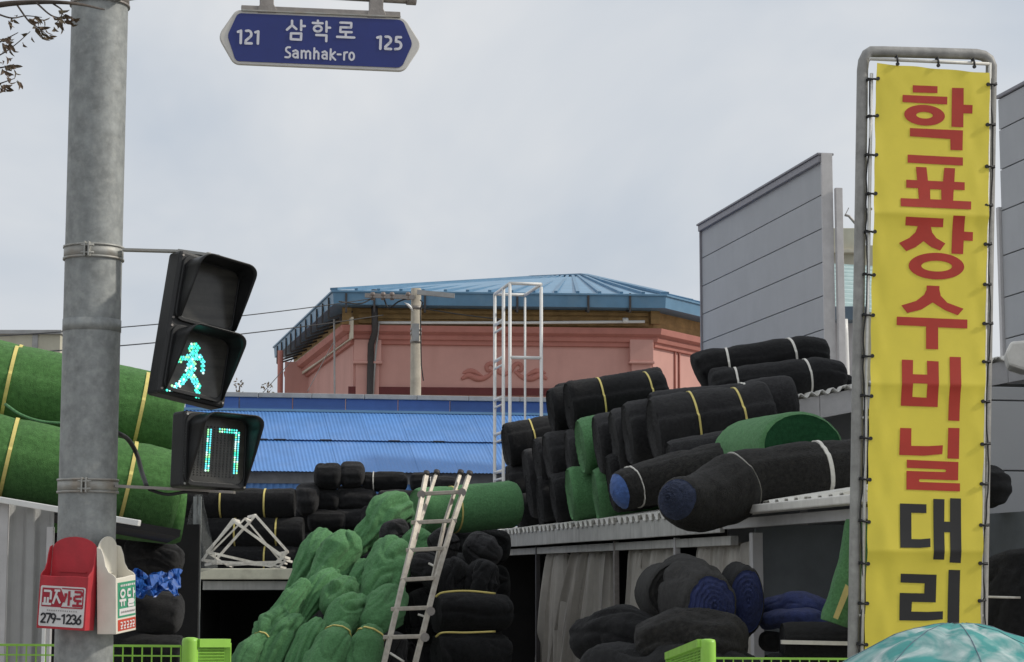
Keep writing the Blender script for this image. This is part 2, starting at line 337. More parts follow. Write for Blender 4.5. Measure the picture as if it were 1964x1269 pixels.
# ------------------------------------------------------------------ pink hall with the blue roof
YB = 60.0
hall = thing('pink_hall', at(960, 1150, YB + 1).xy.to_3d(), 'pink rendered hall with a blue metal hip roof behind the blue shed', 'building')
zE = at(640, 583, YB).z; zT = at(640, 557, YB).z
c1 = at(640, 583, YB).xy; c2v = at(1276, 590, YB + 0.9).xy
DL = V((-0.235, 1)).normalized(); DR = V((0.62, 1)).normalized()
c0 = c1 + DL * 15.5; c3 = c2v + DR * 9.0
wc1 = at(678, 640, YB + 1.0).xy; wc2 = at(1252, 640, YB + 1.9).xy
wc0 = wc1 + DL * 14.5; wc3 = wc2 + DR * 8.0
zW = at(700, 627, YB + 1).z
MB().grid(lambda a, b: V((*lerpf([wc0, wc1, wc2, wc3], a), 0)) + Z_ * (zW * b), 3, 1, smooth=False).build('wall', 'pink_wall', hall)
z0 = zW - 0.02
corn = MB(); sweep(corn, [wc0, wc1, wc2, wc3], [(0.0, z0 - 0.52), (0.10, z0 - 0.50), (0.12, z0 - 0.38), (0.20, z0 - 0.36), (0.24, z0 - 0.26), (0.22, z0 - 0.22), (0.38, z0 - 0.14), (0.42, z0 + 0.04), (0.02, z0 + 0.09)])
corn.build('cornice', 'pink_dark', hall)
fr = MB(); sweep(fr, [wc0, wc1, wc2, wc3], [(0.02, z0 + 0.05), (0.05, zE + 0.05)]); fr.build('frieze', 'ochre_wood', hall)
# ochre boards of the frieze
plF = Pl(wc1.to_3d() , (wc2 - wc1).to_3d())
Lf = (wc2 - wc1).length
for k in range(3):
    zz = z0 + 0.12 + k * (zE - z0 - 0.1) / 3
    MB().box(plF.w(Lf / 2, zz + 0.06, 0.08), Lf - 0.3, 0.06, 0.10 + 0.02 * (k % 2), (plF.ux, plF.n, Z_)).build('frieze_board', 'ochre_wood', hall)
for px in (1255, 665):
    a = plF.hit(px, 607); MB().box(a + plF.n * 0.12, 0.28, 0.16, zE - z0 - 0.08, (plF.ux, plF.n, Z_)).build('frieze_post', 'ochre_wood', hall)
MB().box(plF.hit(657, 612) + plF.n * 0.12, 0.2, 0.04, 0.12, (plF.ux, plF.n, Z_)).build('vent_hole', 'dark_metal', hall)
fa = MB(); sweep(fa, [c0, c1, c2v, c3], [(-0.9, zE + 0.02), (-0.02, zE), (0.0, zE), (0.03, zT - 0.06), (0.08, zT - 0.05), (0.08, zT), (0.0, zT + 0.02)]); fa.build('gutter_fascia', 'sky_blue_metal', hall)
# hip roof: apex line
apx = at(1120, 529, YB + 11); apy = at(1020, 533, YB + 16)
roof = MB()
T = lambda p: V((p[0], p[1], zT))
roof.add([T(c0), T(c1), T(c2v), T(c3), apx, apy], [(0, 1, 5), (1, 2, 4, 5), (2, 3, 4)])
roofo = roof.build('roof', 'roof_blue_light', hall)
seam = []
for i in range(1, 15):
    t = i / 15.0; a = T(c1.lerp(c2v, t)); b = apy.lerp(apx, min(1, max(0, t * 1.25 - 0.12)))
    end = a.lerp(b, 1.0); MB().bar(a + Z_ * 0.03, end + Z_ * 0.03, 0.10, 0.10).build('roof_seam', 'sky_blue_metal', roofo)
for a, b in ((T(c1), apy), (T(c2v), apx), (apy, apx)):
    MB().bar(a + Z_ * 0.05, b + Z_ * 0.05, 0.25, 0.08).build('roof_ridge', 'sky_blue_metal', roofo)
for i in range(1, 5):
    a = T(c2v.lerp(c3, i / 5)); MB().bar(a + Z_ * 0.03, apx.lerp(a, 0.15) + Z_ * 0.03, 0.10, 0.10).build('roof_seam', 'sky_blue_metal', roofo)
# gutter brackets and pipework
plE = Pl(c1.to_3d(), (c2v - c1).to_3d())
for px in (664, 718, 815, 992, 1128, 1208):
    a = plE.hit(px, 572); MB().bar(a + plE.n * 0.05 + Z_ * 0.15, a + plE.n * 0.04 - Z_ * 0.42, 0.06, 0.05).bar(a - Z_ * 0.42 + plE.n * 0.04, a - Z_ * 0.30 - plE.n * 0.6, 0.05, 0.05).build('gutter_bracket', 'dark_metal', hall)
for i in range(11):
    p = c1 + DL * (0.8 + i * 1.35); a = V((*p, zE)); nl = V((-DL.y, DL.x, 0)); MB().bar(a + nl * 0.04 + Z_ * 0.3, a + nl * 0.04 - Z_ * 0.35, 0.07, 0.05).bar(a - Z_ * 0.35 + nl * 0.04, a - Z_ * 0.1 - nl * 0.7, 0.06, 0.06).build('gutter_bracket', 'dark_metal', hall)
bw = MB(); sweep(bw, [c0 + V((0.55, 0)), c1 + V((0.55, 0.3))], [(0.0, zE - 1.0), (0.0, zE - 0.35)]); bw.build('eave_board', 'cream_board', hall, solid=0.06)
plW = Pl(wc1.to_3d(), (wc2 - wc1).to_3d())
MB().tube([plW.p(724, 622, 0.45), plW.p(1000, 622, 0.45), plW.p(1232, 620, 0.45)], 0.045).tube([plW.p(1190, 618, 0.47), plW.p(1200, 618, 0.47)], 0.09).build('white_conduit', 'white_pipe', hall)
MB().tube([plW.p(717, 560, 0.55), plW.p(718, 640, 0.55), plW.p(711, 662, 0.25), plW.p(709, 756, 0.25), plW.p(707, 900, 0.25)], 0.10).build('downpipe', 'dark_metal', hall)
MB().tube([plW.p(726, 622, 0.45), plW.p(722, 660, 0.3), plW.p(719, 690, 0.25), plW.p(715, 760, 0.25)], 0.03).build('conduit', 'grey_cap', hall)
# pilasters
for (x0, x1, cap) in ((679, 731, 1), (1206, 1251, 1)):
    a = plW.loc(x0, 652); b = plW.loc(x1, 652); zt = a[1]; zc = plW.loc(x0, 694)[1]
    wd = b[0] - a[0]; xm = (a[0] + b[0]) / 2
    MB().box(plW.w(xm, (zt + zc) / 2, 0.12), wd, 0.24, zt - zc, (plW.ux, plW.n, Z_)).box(plW.w(xm, zc - 0.03, 0.14), wd + 0.06, 0.28, 0.08, (plW.ux, plW.n, Z_)).box(plW.w(xm, zc / 2, 0.08), wd - 0.12, 0.16, zc, (plW.ux, plW.n, Z_)).build('pilaster', 'pink_wall', hall, bevel=0.02)
MB().box(plW.p(1090, 752, 0.05), 13.5, 0.1, 0.22, (plW.ux, plW.n, Z_)).build('base_band', 'maroon', hall)
# scroll ornament
def scroll(sgn):
    m = MB(); c = 967
    L = [(0, 718), (12, 712), (20, 700), (28, 697), (34, 703), (31, 711), (25, 709)]
    m.tube(catmull([plW.p(c + sgn * x, y, -0.01) for x, y in L], 24), [0.07] * 20 + [0.06, 0.05, 0.045, 0.04, 0.035], 8)
    L2 = [(20, 712), (36, 724), (52, 726), (66, 720), (74, 722), (82, 727)]
    m.tube(catmull([plW.p(c + sgn * x, y, -0.01) for x, y in L2], 20), [0.05 + 0.05 * math.sin(math.pi * i / 20) for i in range(21)], 8)
    L3 = [(40, 722), (58, 712), (70, 712), (80, 716)]
    m.tube(catmull([plW.p(c + sgn * x, y, -0.02) for x, y in L3], 12), [0.03 + 0.06 * math.sin(math.pi * i / 12) for i in range(13)], 8)
    return m
for s in (-1, 1): scroll(s).build('scroll_ornament', 'pink_dark', hall)
# slim arched moulding on the angled wall
plR = Pl(wc2.to_3d(), (wc3 - wc2).to_3d())
pts = [plR.p(1293, 760, 0.03)] + [plR.p(1297 - 4 * math.cos(math.radians(a)), 672 - 4 * math.sin(math.radians(a)), 0.03) for a in range(0, 181, 30)] + [plR.p(1301, 760, 0.03)]
MB().tube(pts, 0.035, 6).build('arch_moulding', 'pink_dark', hall)
# side wing on the far left
plS = Pl(at(545, 700, 71), X_)
a = plS.loc(545, 752); b = plS.loc(604, 690)
MB().box(V((*(at(574, 700, 71).xy + V((0, 3.5))), at(574, 692, 71).z / 2)), b[0] - a[0], 6.5, at(574, 692, 71).z).build('side_wing', 'pink_wall', hall)
MB().box(V((*(at(622, 700, 69).xy + V((0, 2))), at(622, 672, 69).z / 2)), 0.55, 0.5, at(622, 672, 69).z).build('recess_shade', 'maroon', hall)  # solid maroon block painted in for the shade of the recess
MB().tube([V((*at(540, 700, 70.5).xy, 0)), at(538, 672, 70.5)], 0.10, 8).build('porch_post', 'pink_dark', hall)
MB().tube([at(640, 655, 62), at(590, 750, 62)], 0.012, 5).tube([at(641, 612, 61), at(642, 760, 61)], 0.03, 5).build('loose_cable', 'grey_cap', hall)

# ------------------------------------------------------------------ concrete utility pole and wires
YP = 48.0
up = thing('utility_pole', at(797, 1100, YP).xy.to_3d(), 'weathered concrete utility pole standing before the pink hall', 'utility pole')
pb = at(797, 757, YP); pt = at(797, 553, YP)
MB().tube([V((pb.x, pb.y, 0)), V((pb.x, pb.y, pt.z))], [0.155, 0.12], 20).build('shaft', 'concrete', up)
for py in (590, 632, 640, 655): MB().tube([V((pb.x, pb.y, at(797, py, YP).z - 0.04)), V((pb.x, pb.y, at(797, py, YP).z + 0.04))], 0.137, 16).build('clamp_band', 'bracket_steel', up)
MB().box(at(797, 637, YP - 0.16), 0.17, 0.06, 0.42).build('cable_box', 'grey_cap', up)
MB().bar(at(700, 566, YP - 0.2), at(795, 570, YP - 0.2), 0.09, 0.10).build('crossarm', 'bracket_steel', up)
MB().bar(at(800, 560, YP - 0.2), at(872, 567, YP - 0.2), 0.09, 0.11).build('crossarm', 'grey_cap', up)
for px in (715, 735, 752, 783): MB().tube([at(px, 575, YP - .2), at(px, 568, YP - .2), at(px, 566, YP - .2), at(px, 560, YP - .2)], [0.05, 0.05, 0.08, 0.04], 8).build('insulator', 'insulator', up)
MB().tube([at(787, 585, YP - .3), at(784, 588, YP - .3)], [0.05, 0.16], 12).build('lamp_shade', 'white_pipe', up)
MB().tube([at(806, 575, YP - .15), at(811, 580, YP - .2), at(806, 592, YP - .15), at(808, 700, YP - .15), at(812, 730, YP - .15)], 0.015, 5).build('down_cable', 'cable_black', up)
MB().tube(catmull([at(735, 567, YP - .2), at(745, 590, YP - .25), at(765, 578, YP - .25), at(788, 570, YP - .2)], 14), 0.02, 5).build('jumper_cable', 'cable_black', up)
MB().tube(catmull([at(650, 578, YP - 1), at(690, 582, YP - .6), at(715, 571, YP - .2)], 14), 0.018, 5).build('jumper_cable', 'cable_black', up)
def wire(a, b, sag, r, label):
    a, b = V(a), V(b); pts = [a.lerp(b, i / 16) - Z_ * (sag * 4 * (i / 16) * (1 - i / 16)) for i in range(17)]
    return tag(MB().tube(pts, r, 5).build('power_line', 'cable_black'), label, 'power line', 'lines running to the utility pole')
wire(at(-40, 646, 34), at(715, 572, YP - .2), 0.1, 0.011, 'upper thin power line crossing the sky behind the signal')
wire(at(-40, 682, 34), at(735, 604, YP - .2), 0.1, 0.012, 'lower thin power line crossing the sky behind the signal')
wire(at(806, 590, YP - .2), at(960, 612, 46), 0.02, 0.014, 'short pale cable from utility pole towards the white frame tower')
wire(at(460, 800, 44), at(560, 690, 56), 0.02, 0.010, 'thin guy wire rising beside the left end of the pink hall')

# ------------------------------------------------------------------ blue corrugated shed
YS = 40.0
bs = thing('blue_shed', at(700, 1150, YS + 2).xy.to_3d(), 'long low shed with bright blue corrugated roof below the pink hall', 'shed')
pe = Pl(at(700, 905, YS), EV)                     # eave plane
pr = Pl(pe.o + DV * 3.2, EV)
xe0 = pe.loc(250, 905)[0]; xe1 = pe.loc(1330, 905)[0]
ze = pe.loc(700, 905)[1]; zr = pr.loc(700, 790)[1]; zm = pe.o.z
run = 3.2; lo = pe.w(xe0, ze); hi = pr.w(xe0, zr)
rise = hi - lo; rn = EV.cross(rise).normalized()
if rn.z < 0: rn = -rn
Ltot = xe1 - xe0
half = Ltot / 2
nsheet = 14
for k in range(nsheet):
    m = MB(); corrugated(m, lo + EV * (k * Ltot / nsheet) + rn * (0.0015 * (k % 2)), EV, Ltot / nsheet + 0.03, rise * 0.52, rn, 0.0065, 0.076, 1); m.build('roof_sheet', 'blue_roof', bs)
    m = MB(); corrugated(m, lo + rise * 0.48 + EV * (k * Ltot / nsheet) + rn * (0.035 + 0.0015 * (k % 2)), EV, Ltot / nsheet + 0.03, rise * 0.52, rn, 0.0065, 0.076, 1); m.build('roof_sheet', 'blue_roof', bs)
for px in (512, 548, 640, 776, 865):
    q = pe.loc(px, 880)[0] - xe0; MB().box(lo + rise * 0.5 + EV * q + rn * 0.032 - rise.normalized() * 0.06, 0.24, 0.02, 0.022, (EV, rise.normalized(), rn)).build('lap_gap', 'dark_metal', bs)
# ridge parapet: cap, band of flashing pieces
zr2 = pr.loc(700, 766)[1]; zr3 = pr.loc(700, 757)[1]
npc = 10
for k in range(npc):
    MB().box(pr.w(xe0 + (k + .5) * Ltot / npc, (zr + zr2) / 2, 0.02 + 0.006 * (k % 2)), Ltot / npc - 0.02, 0.1, zr2 - zr, (EV, DV, Z_)).build('ridge_flashing', 'blue_fascia', bs, bevel=0.01)
    MB().box(pr.w(xe0 + (k + .5) * Ltot / npc + .4, (zr3 + zr2) / 2 + 0.003, 0.03), Ltot / npc - 0.01, 0.2, zr3 - zr2, (EV, DV, Z_)).build('coping', 'grey_cap', bs, bevel=0.01)
MB().bar(pr.w(xe0, zr + 0.0, 0.11), pr.w(xe1, zr + 0.0, 0.11), 0.14, 0.05).build('ridge_trim', 'roof_blue_light', bs)
# walls under the eave
zw = pe.loc(700, 926)[1]
MB().box(pe.w((xe0 + xe1) / 2, (ze + zw) / 2 - .01, -0.35), Ltot, 0.2, ze - zw, (EV, DV, Z_)).build('lintel', 'grey_render', bs)
m = MB(); corrugated(m, pe.w(xe0, 0.0 - pe.o.z, -0.30), EV, Ltot, Z_ * (pe.o.z + zw), -DV, 0.02, 0.13, 1); m.build('wall', 'blue_roof', bs)
MB().box(pr.w((xe0 + xe1) / 2, -pr.o.z + (pr.o.z + zr) / 2, -0.35), Ltot, 0.2, pr.o.z + zr, (EV, DV, Z_)).build('back_wall', 'grey_render', bs)

# ------------------------------------------------------------------ grey panel walls on the right
XW = lambda Y: 12.1 - 0.2 * Y
def wallpt(Y): return V((XW(Y), Y, 0))
plG = Pl(wallpt(34.0), -DV)
def panel_wall(name, xa, xb, rows, label, cap=True, post=True):
    """rows: z levels top to bottom on plG; xa..xb local x on plG"""
    t = thing(name, plG.w((xa + xb) / 2, 0, -0.07), label, 'wall'); t['kind'] = 'thing'
    for i in range(len(rows) - 1):
        zt, zb = rows[i], rows[i + 1]
        MB().box(plG.w((xa + xb) / 2, (zt + zb) / 2, -0.06), xb - xa, 0.10, zt - zb - 0.014, (plG.ux, plG.n, Z_)).build('panel', 'panel_grey', t, bevel=0.006)
    MB().box(plG.w((xa + xb) / 2, rows[0] / 2, -0.13), xb - xa - 0.02, 0.05, rows[0] - 0.04, (plG.ux, plG.n, Z_)).build('panel_core', 'panel_cap', t)
    if cap:
        MB().box(plG.w((xa + xb) / 2, rows[0] + 0.05, -0.06), xb - xa + 0.06, 0.24, 0.12, (plG.ux, plG.n, Z_)).box(plG.w((xa + xb) / 2, rows[0] + 0.13, -0.06), xb - xa + 0.1, 0.30, 0.04, (plG.ux, plG.n, Z_)).build('coping', 'panel_cap', t, bevel=0.01)
    if post:
        MB().box(plG.w(xb + 0.03, rows[0] / 2 + 0.06, -0.08), 0.05, 0.20, rows[0] + 0.16, (plG.ux, plG.n, Z_)).build('edge_trim', 'panel_trim', t, bevel=0.006)
        MB().box(plG.w(xa - 0.02, rows[0] / 2, -0.06), 0.05, 0.18, rows[0], (plG.ux, plG.n, Z_)).build('edge_trim', 'panel_cap', t, bevel=0.006)
    return t
xa = plG.loc(1346, 560)[0]; xb = plG.loc(1579, 500)[0]
rows = [plG.loc(1577, y)[1] for y in (309, 372, 437, 502, 567)]
while rows[-1] > 0.6: rows.append(rows[-1] - 0.575)
pw = panel_wall('panel_wall', xa, xb, rows, 'tall grey sandwich panel wall with dark coping behind the black rolls')
MB().box(plG.w(xb + 0.12, plG.loc(1595, 352)[1] / 2, -0.25), 0.1, 0.12, plG.loc(1595, 352)[1], (plG.ux, plG.n, Z_)).build('support_post', 'panel_trim', pw, bevel=0.006)
xa2 = plG.loc(1916, 300)[0]; xb2 = plG.loc(1964, 300)[0] + 11.2  # near stretch out of view is lengthened to shade the yard
zz = [plG.loc(1925, y)[1] for y in (184, 244, 322, 402, 489, 570, 650)]
while zz[-1] > 0.6: zz.append(zz[-1] - 0.575)
pw2 = panel_wall('panel_wall', xa2, xb2, zz, 'grey sandwich panel wall at the right edge beyond the yellow banner', cap=False, post=False)
MB().box(plG.w((xa2 + xb2) / 2, zz[0] + 0.03, -0.06), xb2 - xa2 + 0.02, 0.16, 0.05, (plG.ux, plG.n, Z_)).build('coping', 'panel_cap', pw2, bevel=0.01)
MB().box(plG.w(xa2 - 0.045, plG.loc(1910, 400)[1] / 2, -0.05), 0.08, 0.16, plG.loc(1910, 400)[1], (plG.ux, plG.n, Z_)).build('edge_trim', 'panel_trim', pw2, bevel=0.006)

# beige block and mint roof seen between wall and banner
bb = thing('beige_building', at(1640, 1100, 47).xy.to_3d(), 'beige building with mint corrugated roof glimpsed left of the banner frame', 'building')
def fbox(x0, x1, y0, y1, Y, dp, name, mat, par, bev=0.01):
    a = at(x0, y1, Y); b = at(x1, y0, Y); return MB().box(((a.x + b.x) / 2, Y + dp / 2, (a.z + b.z) / 2), b.x - a.x, dp, b.z - a.z).build(name, mat, par, bevel=bev)
fbox(1575, 1642, 437, 478, 47, 5, 'parapet', 'beige_wall', bb); fbox(1570, 1648, 477, 484, 46.8, 5.2, 'string_course', 'cream_board', bb)
fbox(1575, 1640, 484, 1000, 47.05, 5, 'wall', 'beige_wall', bb); fbox(1638, 1700, 470, 1000, 47.3, 5, 'wall', 'beige_wall', bb)
m = MB(); o = at(1560, 590, 41); corrugated(m, o, V((0.05, 1, 0)), 5.6, at(1760, 590, 41) - o + Z_ * 0.0, Z_, 0.0, 1)
m = MB(); A = at(1570, 592, 40.0); B = at(1760, 604, 40.0); C = at(1570, 506, 46.5)
nn = (B - A).cross(C - A).normalized(); nn = nn if nn.z > 0 else -nn
corrugated(m, A, (C - A), (C - A).length, B - A, nn, 0.05, 0.62, 1, trap=True, per=10); m.build('roof', 'mint_roof', bb)
MB().tube([at(1640, 428, 46), at(1628, 414, 46), at(1620, 412, 46)], 0.03, 6).tube([at(1620, 414, 46), at(1628, 398, 46)], 0.01, 5).build('roof_bracket', 'bracket_steel', bb)
gb = thing('gutter', at(1616, 1100, 35.5).xy.to_3d(), 'blue box gutter with white downpipe right of the tall panel wall', 'gutter')
fbox(1594, 1660, 587, 613, 35.4, 0.5, 'trough', 'steel_blue', gb)
MB().tube([at(1618, 612, 35.3), at(1619, 640, 35.3), at(1621, 700, 35.3), V((at(1621, 760, 35.3).x, 35.3, 0))], 0.075, 12).build('downpipe', 'white_pipe', gb)
fbox(1598, 1640, 613, 900, 36, 0.2, 'backing_wall', 'panel_trim', gb)

# far left pale building
lb = thing('pale_building', at(40, 1100, 45).xy.to_3d(), 'pale flat roofed building far behind the green rolls at left', 'building')
fbox(-120, 116, 640, 1090, 45, 4, 'wall', 'beige_wall', lb); fbox(-122, 118, 632, 640, 44.9, 4.2, 'roof_edge', 'grey_cap', lb)
fbox(60, 62, 641, 1090, 44.97, 0.1, 'wall_joint', 'grey_cap', lb)
# far sprigs peeping over the blue shed
for i, (px, ty) in enumerate(((458, 733), (512, 738))):
    random.seed(i + 3); t = thing('tree', at(px, 1100, 52).xy.to_3d(), ['thin sprig of foliage peeping over the blue shed beside the signal', 'thin sprig of foliage peeping over the blue shed nearer the pink hall'][i], 'tree')
    b = at(px, 765, 52); MB().tube([V((b.x, 52, 0)), b, at(px + 2, ty + 8, 52)], [0.06, 0.03, 0.012], 6).build('trunk', 'bark', t)
    m = MB()
    for k in range(26):
        p = at(px + random.uniform(-10, 10), ty + random.uniform(-4, 26), 52 + random.uniform(-.1, .1)); u = V((random.uniform(-1, 1), random.uniform(-1, 1), random.uniform(-1, 1))).normalized(); q = u.orthogonal().normalized()
        m.add([p, p + u * 0.05 + q * 0.025, p + u * 0.11, p + u * 0.05 - q * 0.025], [(0, 1, 2, 3)])
    m.build('crown', 'leaf', t)
# ------------------------------------------------------------------ rolls and bundles of netting
def soft(name, path, radii, mat, label, cat, group=None, straps=(), ends='ff', capmat=None, seed=0, lump=0.035, crease=0.0, pleat=(0, 0), flat=(1, 1), spiral=0.05, bulge=0.0, n=64, m=52, swidth=0.022, pinch=0.05, groove=0.020, cfreq=3.0, rend=0.62, endpl=0.05, fuzz=0.010, folds=0):
    P = catmull(path, 40) if len(path) > 2 else [V(path[0]).lerp(V(path[1]), i / 40) for i in range(41)]
    L = sum((P[i + 1] - P[i]).length for i in range(40)); rnd = random.Random(seed); rot = -rnd.uniform(0.15, 1.2)
    def pos(t): return V(lerpf(P, t))
    def frame(t):
        d = (pos(min(1, t + .02)) - pos(max(0, t - .02))).normalized()
        a = d.cross(Z_)
        if a.length < 0.15: a = d.cross(V((0.3, 1, 0)))
        a.normalize(); return d, a, a.cross(d)
    rm = max(radii)
    def pt(t, th, extra=0.0, q=1.0, cap=0.0):
        d, a, c = frame(t); r0 = lerpf(radii, t); p0 = pos(t)
        u = V((math.cos(th), math.sin(th), 0)); sp = p0 + (a * u.x + c * u.y) * r0
        s = 1 + lump * 2 * nz(sp, 1.1 / rm * 0.5, seed) + lump * nz(sp, 1.1 / rm, seed + 5)
        if crease:
            w_ = V((t * L * 1.3, u.x * r0 * cfreq, u.y * r0 * cfreq)) + V((nz(sp, 2.0, seed), nz(sp, 2.0, seed + 1), nz(sp, 2.0, seed + 2))) * 0.35
            g = abs(nz(w_, 1.0, seed + 9)); s -= crease * max(0, 0.13 - g) / 0.13 * 0.95
            g2 = abs(nz(w_, 2.1, seed + 11)); s -= crease * 0.35 * max(0, 0.12 - g2) / 0.12
            s += crease * 0.35 * nz(sp, 3.0, seed + 17)
        if pleat[0]:
            s += pleat[1] * (0.35 + 0.65 * t) * math.cos(pleat[0] * th + 3 * nz((t * 2, 0, 0), 1, seed)) * (1 if u.y > -0.6 else 0.4)
        s *= 1 + spiral * (((th + rot) % 6.2832) / 6.2832 - 0.5)
        for st in straps: s *= 1 - pinch * math.exp(-(((t - st[0]) * L) / 0.07) ** 2)
        for k, x in ((0, t * L), (1, (1 - t) * L)):
            if ends[k] == 'r':
                e = r0 * rend
                if x < e: s *= max(0.0, 1 - (1 - x / e) ** 2.6) ** 0.42 * 0.96 + 0.04
                s *= 1 + endpl * math.exp(-x / (r0 * 0.9)) * math.cos(9 * th + 5 * nz((x * 2, seed, 0), 1, seed))
            elif x < 0.07: s *= 1 - 0.09 * (1 - x / 0.07) ** 2
        r = r0 * s
        return p0 + (a * (u.x * flat[0]) + c * (u.y * flat[1])) * ((r + extra) * q) + d * cap
    ts = [0.45 * (i / m) + 0.55 * (0.5 - 0.5 * math.cos(math.pi * i / m)) for i in range(m + 1)]
    mb = MB(); mb.grid(lambda a, b: pt(ts[round(b * m)], a * 2 * math.pi, rm * fuzz * rnd.uniform(-1, 1)), n, m, wrap=True)
    K = 12
    for e in (0, 1):
        t = float(e); sg = 1 if e else -1; mi = 1 if capmat else 0
        if ends[e] == 'f':
            def capf(a, b, t=t, sg=sg):
                q = 1 - b * 0.985; th = a * 2 * math.pi
                off = bulge * (1 - q * q) - (groove if round(b * K) % 2 else 0) * (1 if 0 < b else 0) + 0.02 * rm * nz((q * 3, math.cos(th), math.sin(th)), 1.5, seed + e)
                return pt(t, th, 0, q, sg * (off + rm * fuzz * rnd.uniform(-1.3, 1.3)))
            mb.grid(capf, n, K, mi, smooth=True, wrap=True)
        b = len(mb.v); mb.add([pt(t, k * 2 * math.pi / n, 0, 0.015 if ends[e] == 'f' else 0.2, sg * (bulge if ends[e] == 'f' else 0)) for k in range(n)], [list(range(n))], mi if ends[e] == 'f' else 0)
    for f_ in range(folds):                         # overlapping edges of the folded netting
        th0 = rnd.uniform(0.1, 3.0); dth = rnd.uniform(-0.7, 0.7); ta = rnd.uniform(0.02, 0.25); tb = rnd.uniform(0.6, 0.97); fr = lerpf(radii, 0.5) * rnd.uniform(0.22, 0.32)
        tp_ = [pt(ta + (tb - ta) * i / 22, th0 + dth * i / 22 + 0.05 * math.sin(i * 0.4 + f_), 0, 0.90) for i in range(23)]
        mb.tube(tp_, [max(0.002, fr * math.sin(math.pi * (i + 0.3) / 22.6) ** 0.6) for i in range(23)], 14)
    o = mb.build(name, [mat, capmat or mat]); tag(o, label, cat, group)
    sth = 0.006 + (0.03 * rm if crease else 0.004)
    for st in straps:
        t0 = st[0]; dw = (st[2] if len(st) > 2 else swidth) / L / 2; s_ = MB(); tl = (st[3] if len(st) > 3 else 0)
        def sf(a, b):
            k = round(b * 3); th = a * 2 * math.pi; tt = t0 + (-dw, -dw, dw, dw)[k] + tl * math.sin(th) / L
            return pt(tt, th, (0.001, sth, sth, 0.001)[k])
        s_.grid(sf, n, 3, wrap=True, smooth=False); s_.build('strap', st[1], o)
    return o
YL, WT = 'strap_yellow', 'strap_white'

# ------------------------------------------------------------------ right-hand storage shed
XE = lambda Y: 5.89 - 0.2 * Y
plV = Pl(V((XE(24.0), 24.0, 0)), -DV)             # eave plane, x grows towards the camera, n points left
def onV(px, py, h=0): return plV.p(px, py, h)
zV = onV(1100, 1012).z
shed = thing('storage_shed', plV.w(0, 0, -2.0), 'open fronted storage shed with plastic curtains below the stacked black rolls', 'shed')
x_far = plV.loc(925, 1030)[0]; x_near = plV.loc(1640, 945)[0] + 1.2
slope = (EV * math.cos(math.radians(9)) + Z_ * math.sin(math.radians(9)))
rnm = (-DV).cross(slope); rnm = rnm if rnm.z > 0 else -rnm
ns = 16; Ls = x_near - x_far
def roof_len(k):
    y = plV.w(x_far + (k + 1) * Ls / ns, 0).y; return max(0.3, min(5.6, (0.205 * y - XE(y)) / 0.97))
for k in range(ns):
    m = MB(); corrugated(m, plV.w(x_far + k * Ls / ns, zV + 0.03, 0.05) + rnm * (0.003 * (k % 2)), -DV, Ls / ns + 0.02, slope * roof_len(k), rnm, 0.034, 0.25, 1, trap=True, per=10)
    m.build('roof_sheet', 'sheet_white', shed, solid=0.01)
xm = plV.loc(1385, 970)[0]
nf = 5
for k in range(nf):
    a = x_far + k * (xm - x_far) / nf; b = x_far + (k + 1) * (xm - x_far) / nf
    MB().box(plV.w((a + b) / 2, zV - 0.085, 0.0), b - a - 0.006, 0.05, 0.20 + 0.004 * (k % 2), (-DV, EV, Z_)).build('fascia_board', 'shed_fascia', shed, bevel=0.006)
MB().box(plV.w((x_far + xm) / 2, zV - 0.26, -0.12), xm - x_far, 0.08, 0.09, (-DV, EV, Z_)).build('lintel_rail', 'shed_fascia', shed, bevel=0.004)
zb = onV(1500, 966).z
MB().box(plV.w((xm + x_near) / 2, zb - 0.035, 0.10), x_near - xm, 0.16, 0.075, (-DV, EV, Z_)).build('eave_beam', 'beam_white', shed, bevel=0.012)
MB().box(plV.w((xm + x_near) / 2, zb - 0.14, -0.02), x_near - xm - 0.1, 0.07, 0.09, (-DV, EV, Z_)).build('lintel_rail', 'panel_trim', shed, bevel=0.004)
for px, mt, wd in ((1018, 'dark_metal', 0.06), (1166, 'bracket_steel', 0.06), (1281, 'panel_trim', 0.06), (1431, 'panel_trim', 0.10)):
    p = plV.loc(px, 1100); MB().box(plV.w(p[0], (zV - 0.2) / 2, -0.10), wd, wd, zV - 0.2, (-DV, EV, Z_)).build('post', mt, shed, bevel=0.004)
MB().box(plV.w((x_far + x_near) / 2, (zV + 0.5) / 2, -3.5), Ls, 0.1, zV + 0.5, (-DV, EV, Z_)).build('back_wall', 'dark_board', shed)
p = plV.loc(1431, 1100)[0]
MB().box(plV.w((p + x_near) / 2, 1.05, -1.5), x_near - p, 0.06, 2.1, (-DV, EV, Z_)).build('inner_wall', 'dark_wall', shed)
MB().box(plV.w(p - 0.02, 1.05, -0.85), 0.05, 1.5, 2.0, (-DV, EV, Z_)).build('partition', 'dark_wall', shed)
MB().prism([plV.w(x_far + 0.02, 0, -0.06), plV.w(x_far + 0.02, zV - 0.01, -0.06), plV.w(x_far + 0.02, zV + 0.54, -3.6), plV.w(x_far + 0.02, 0, -3.6)], -DV * 0.08).build('end_wall', 'dark_board', shed)
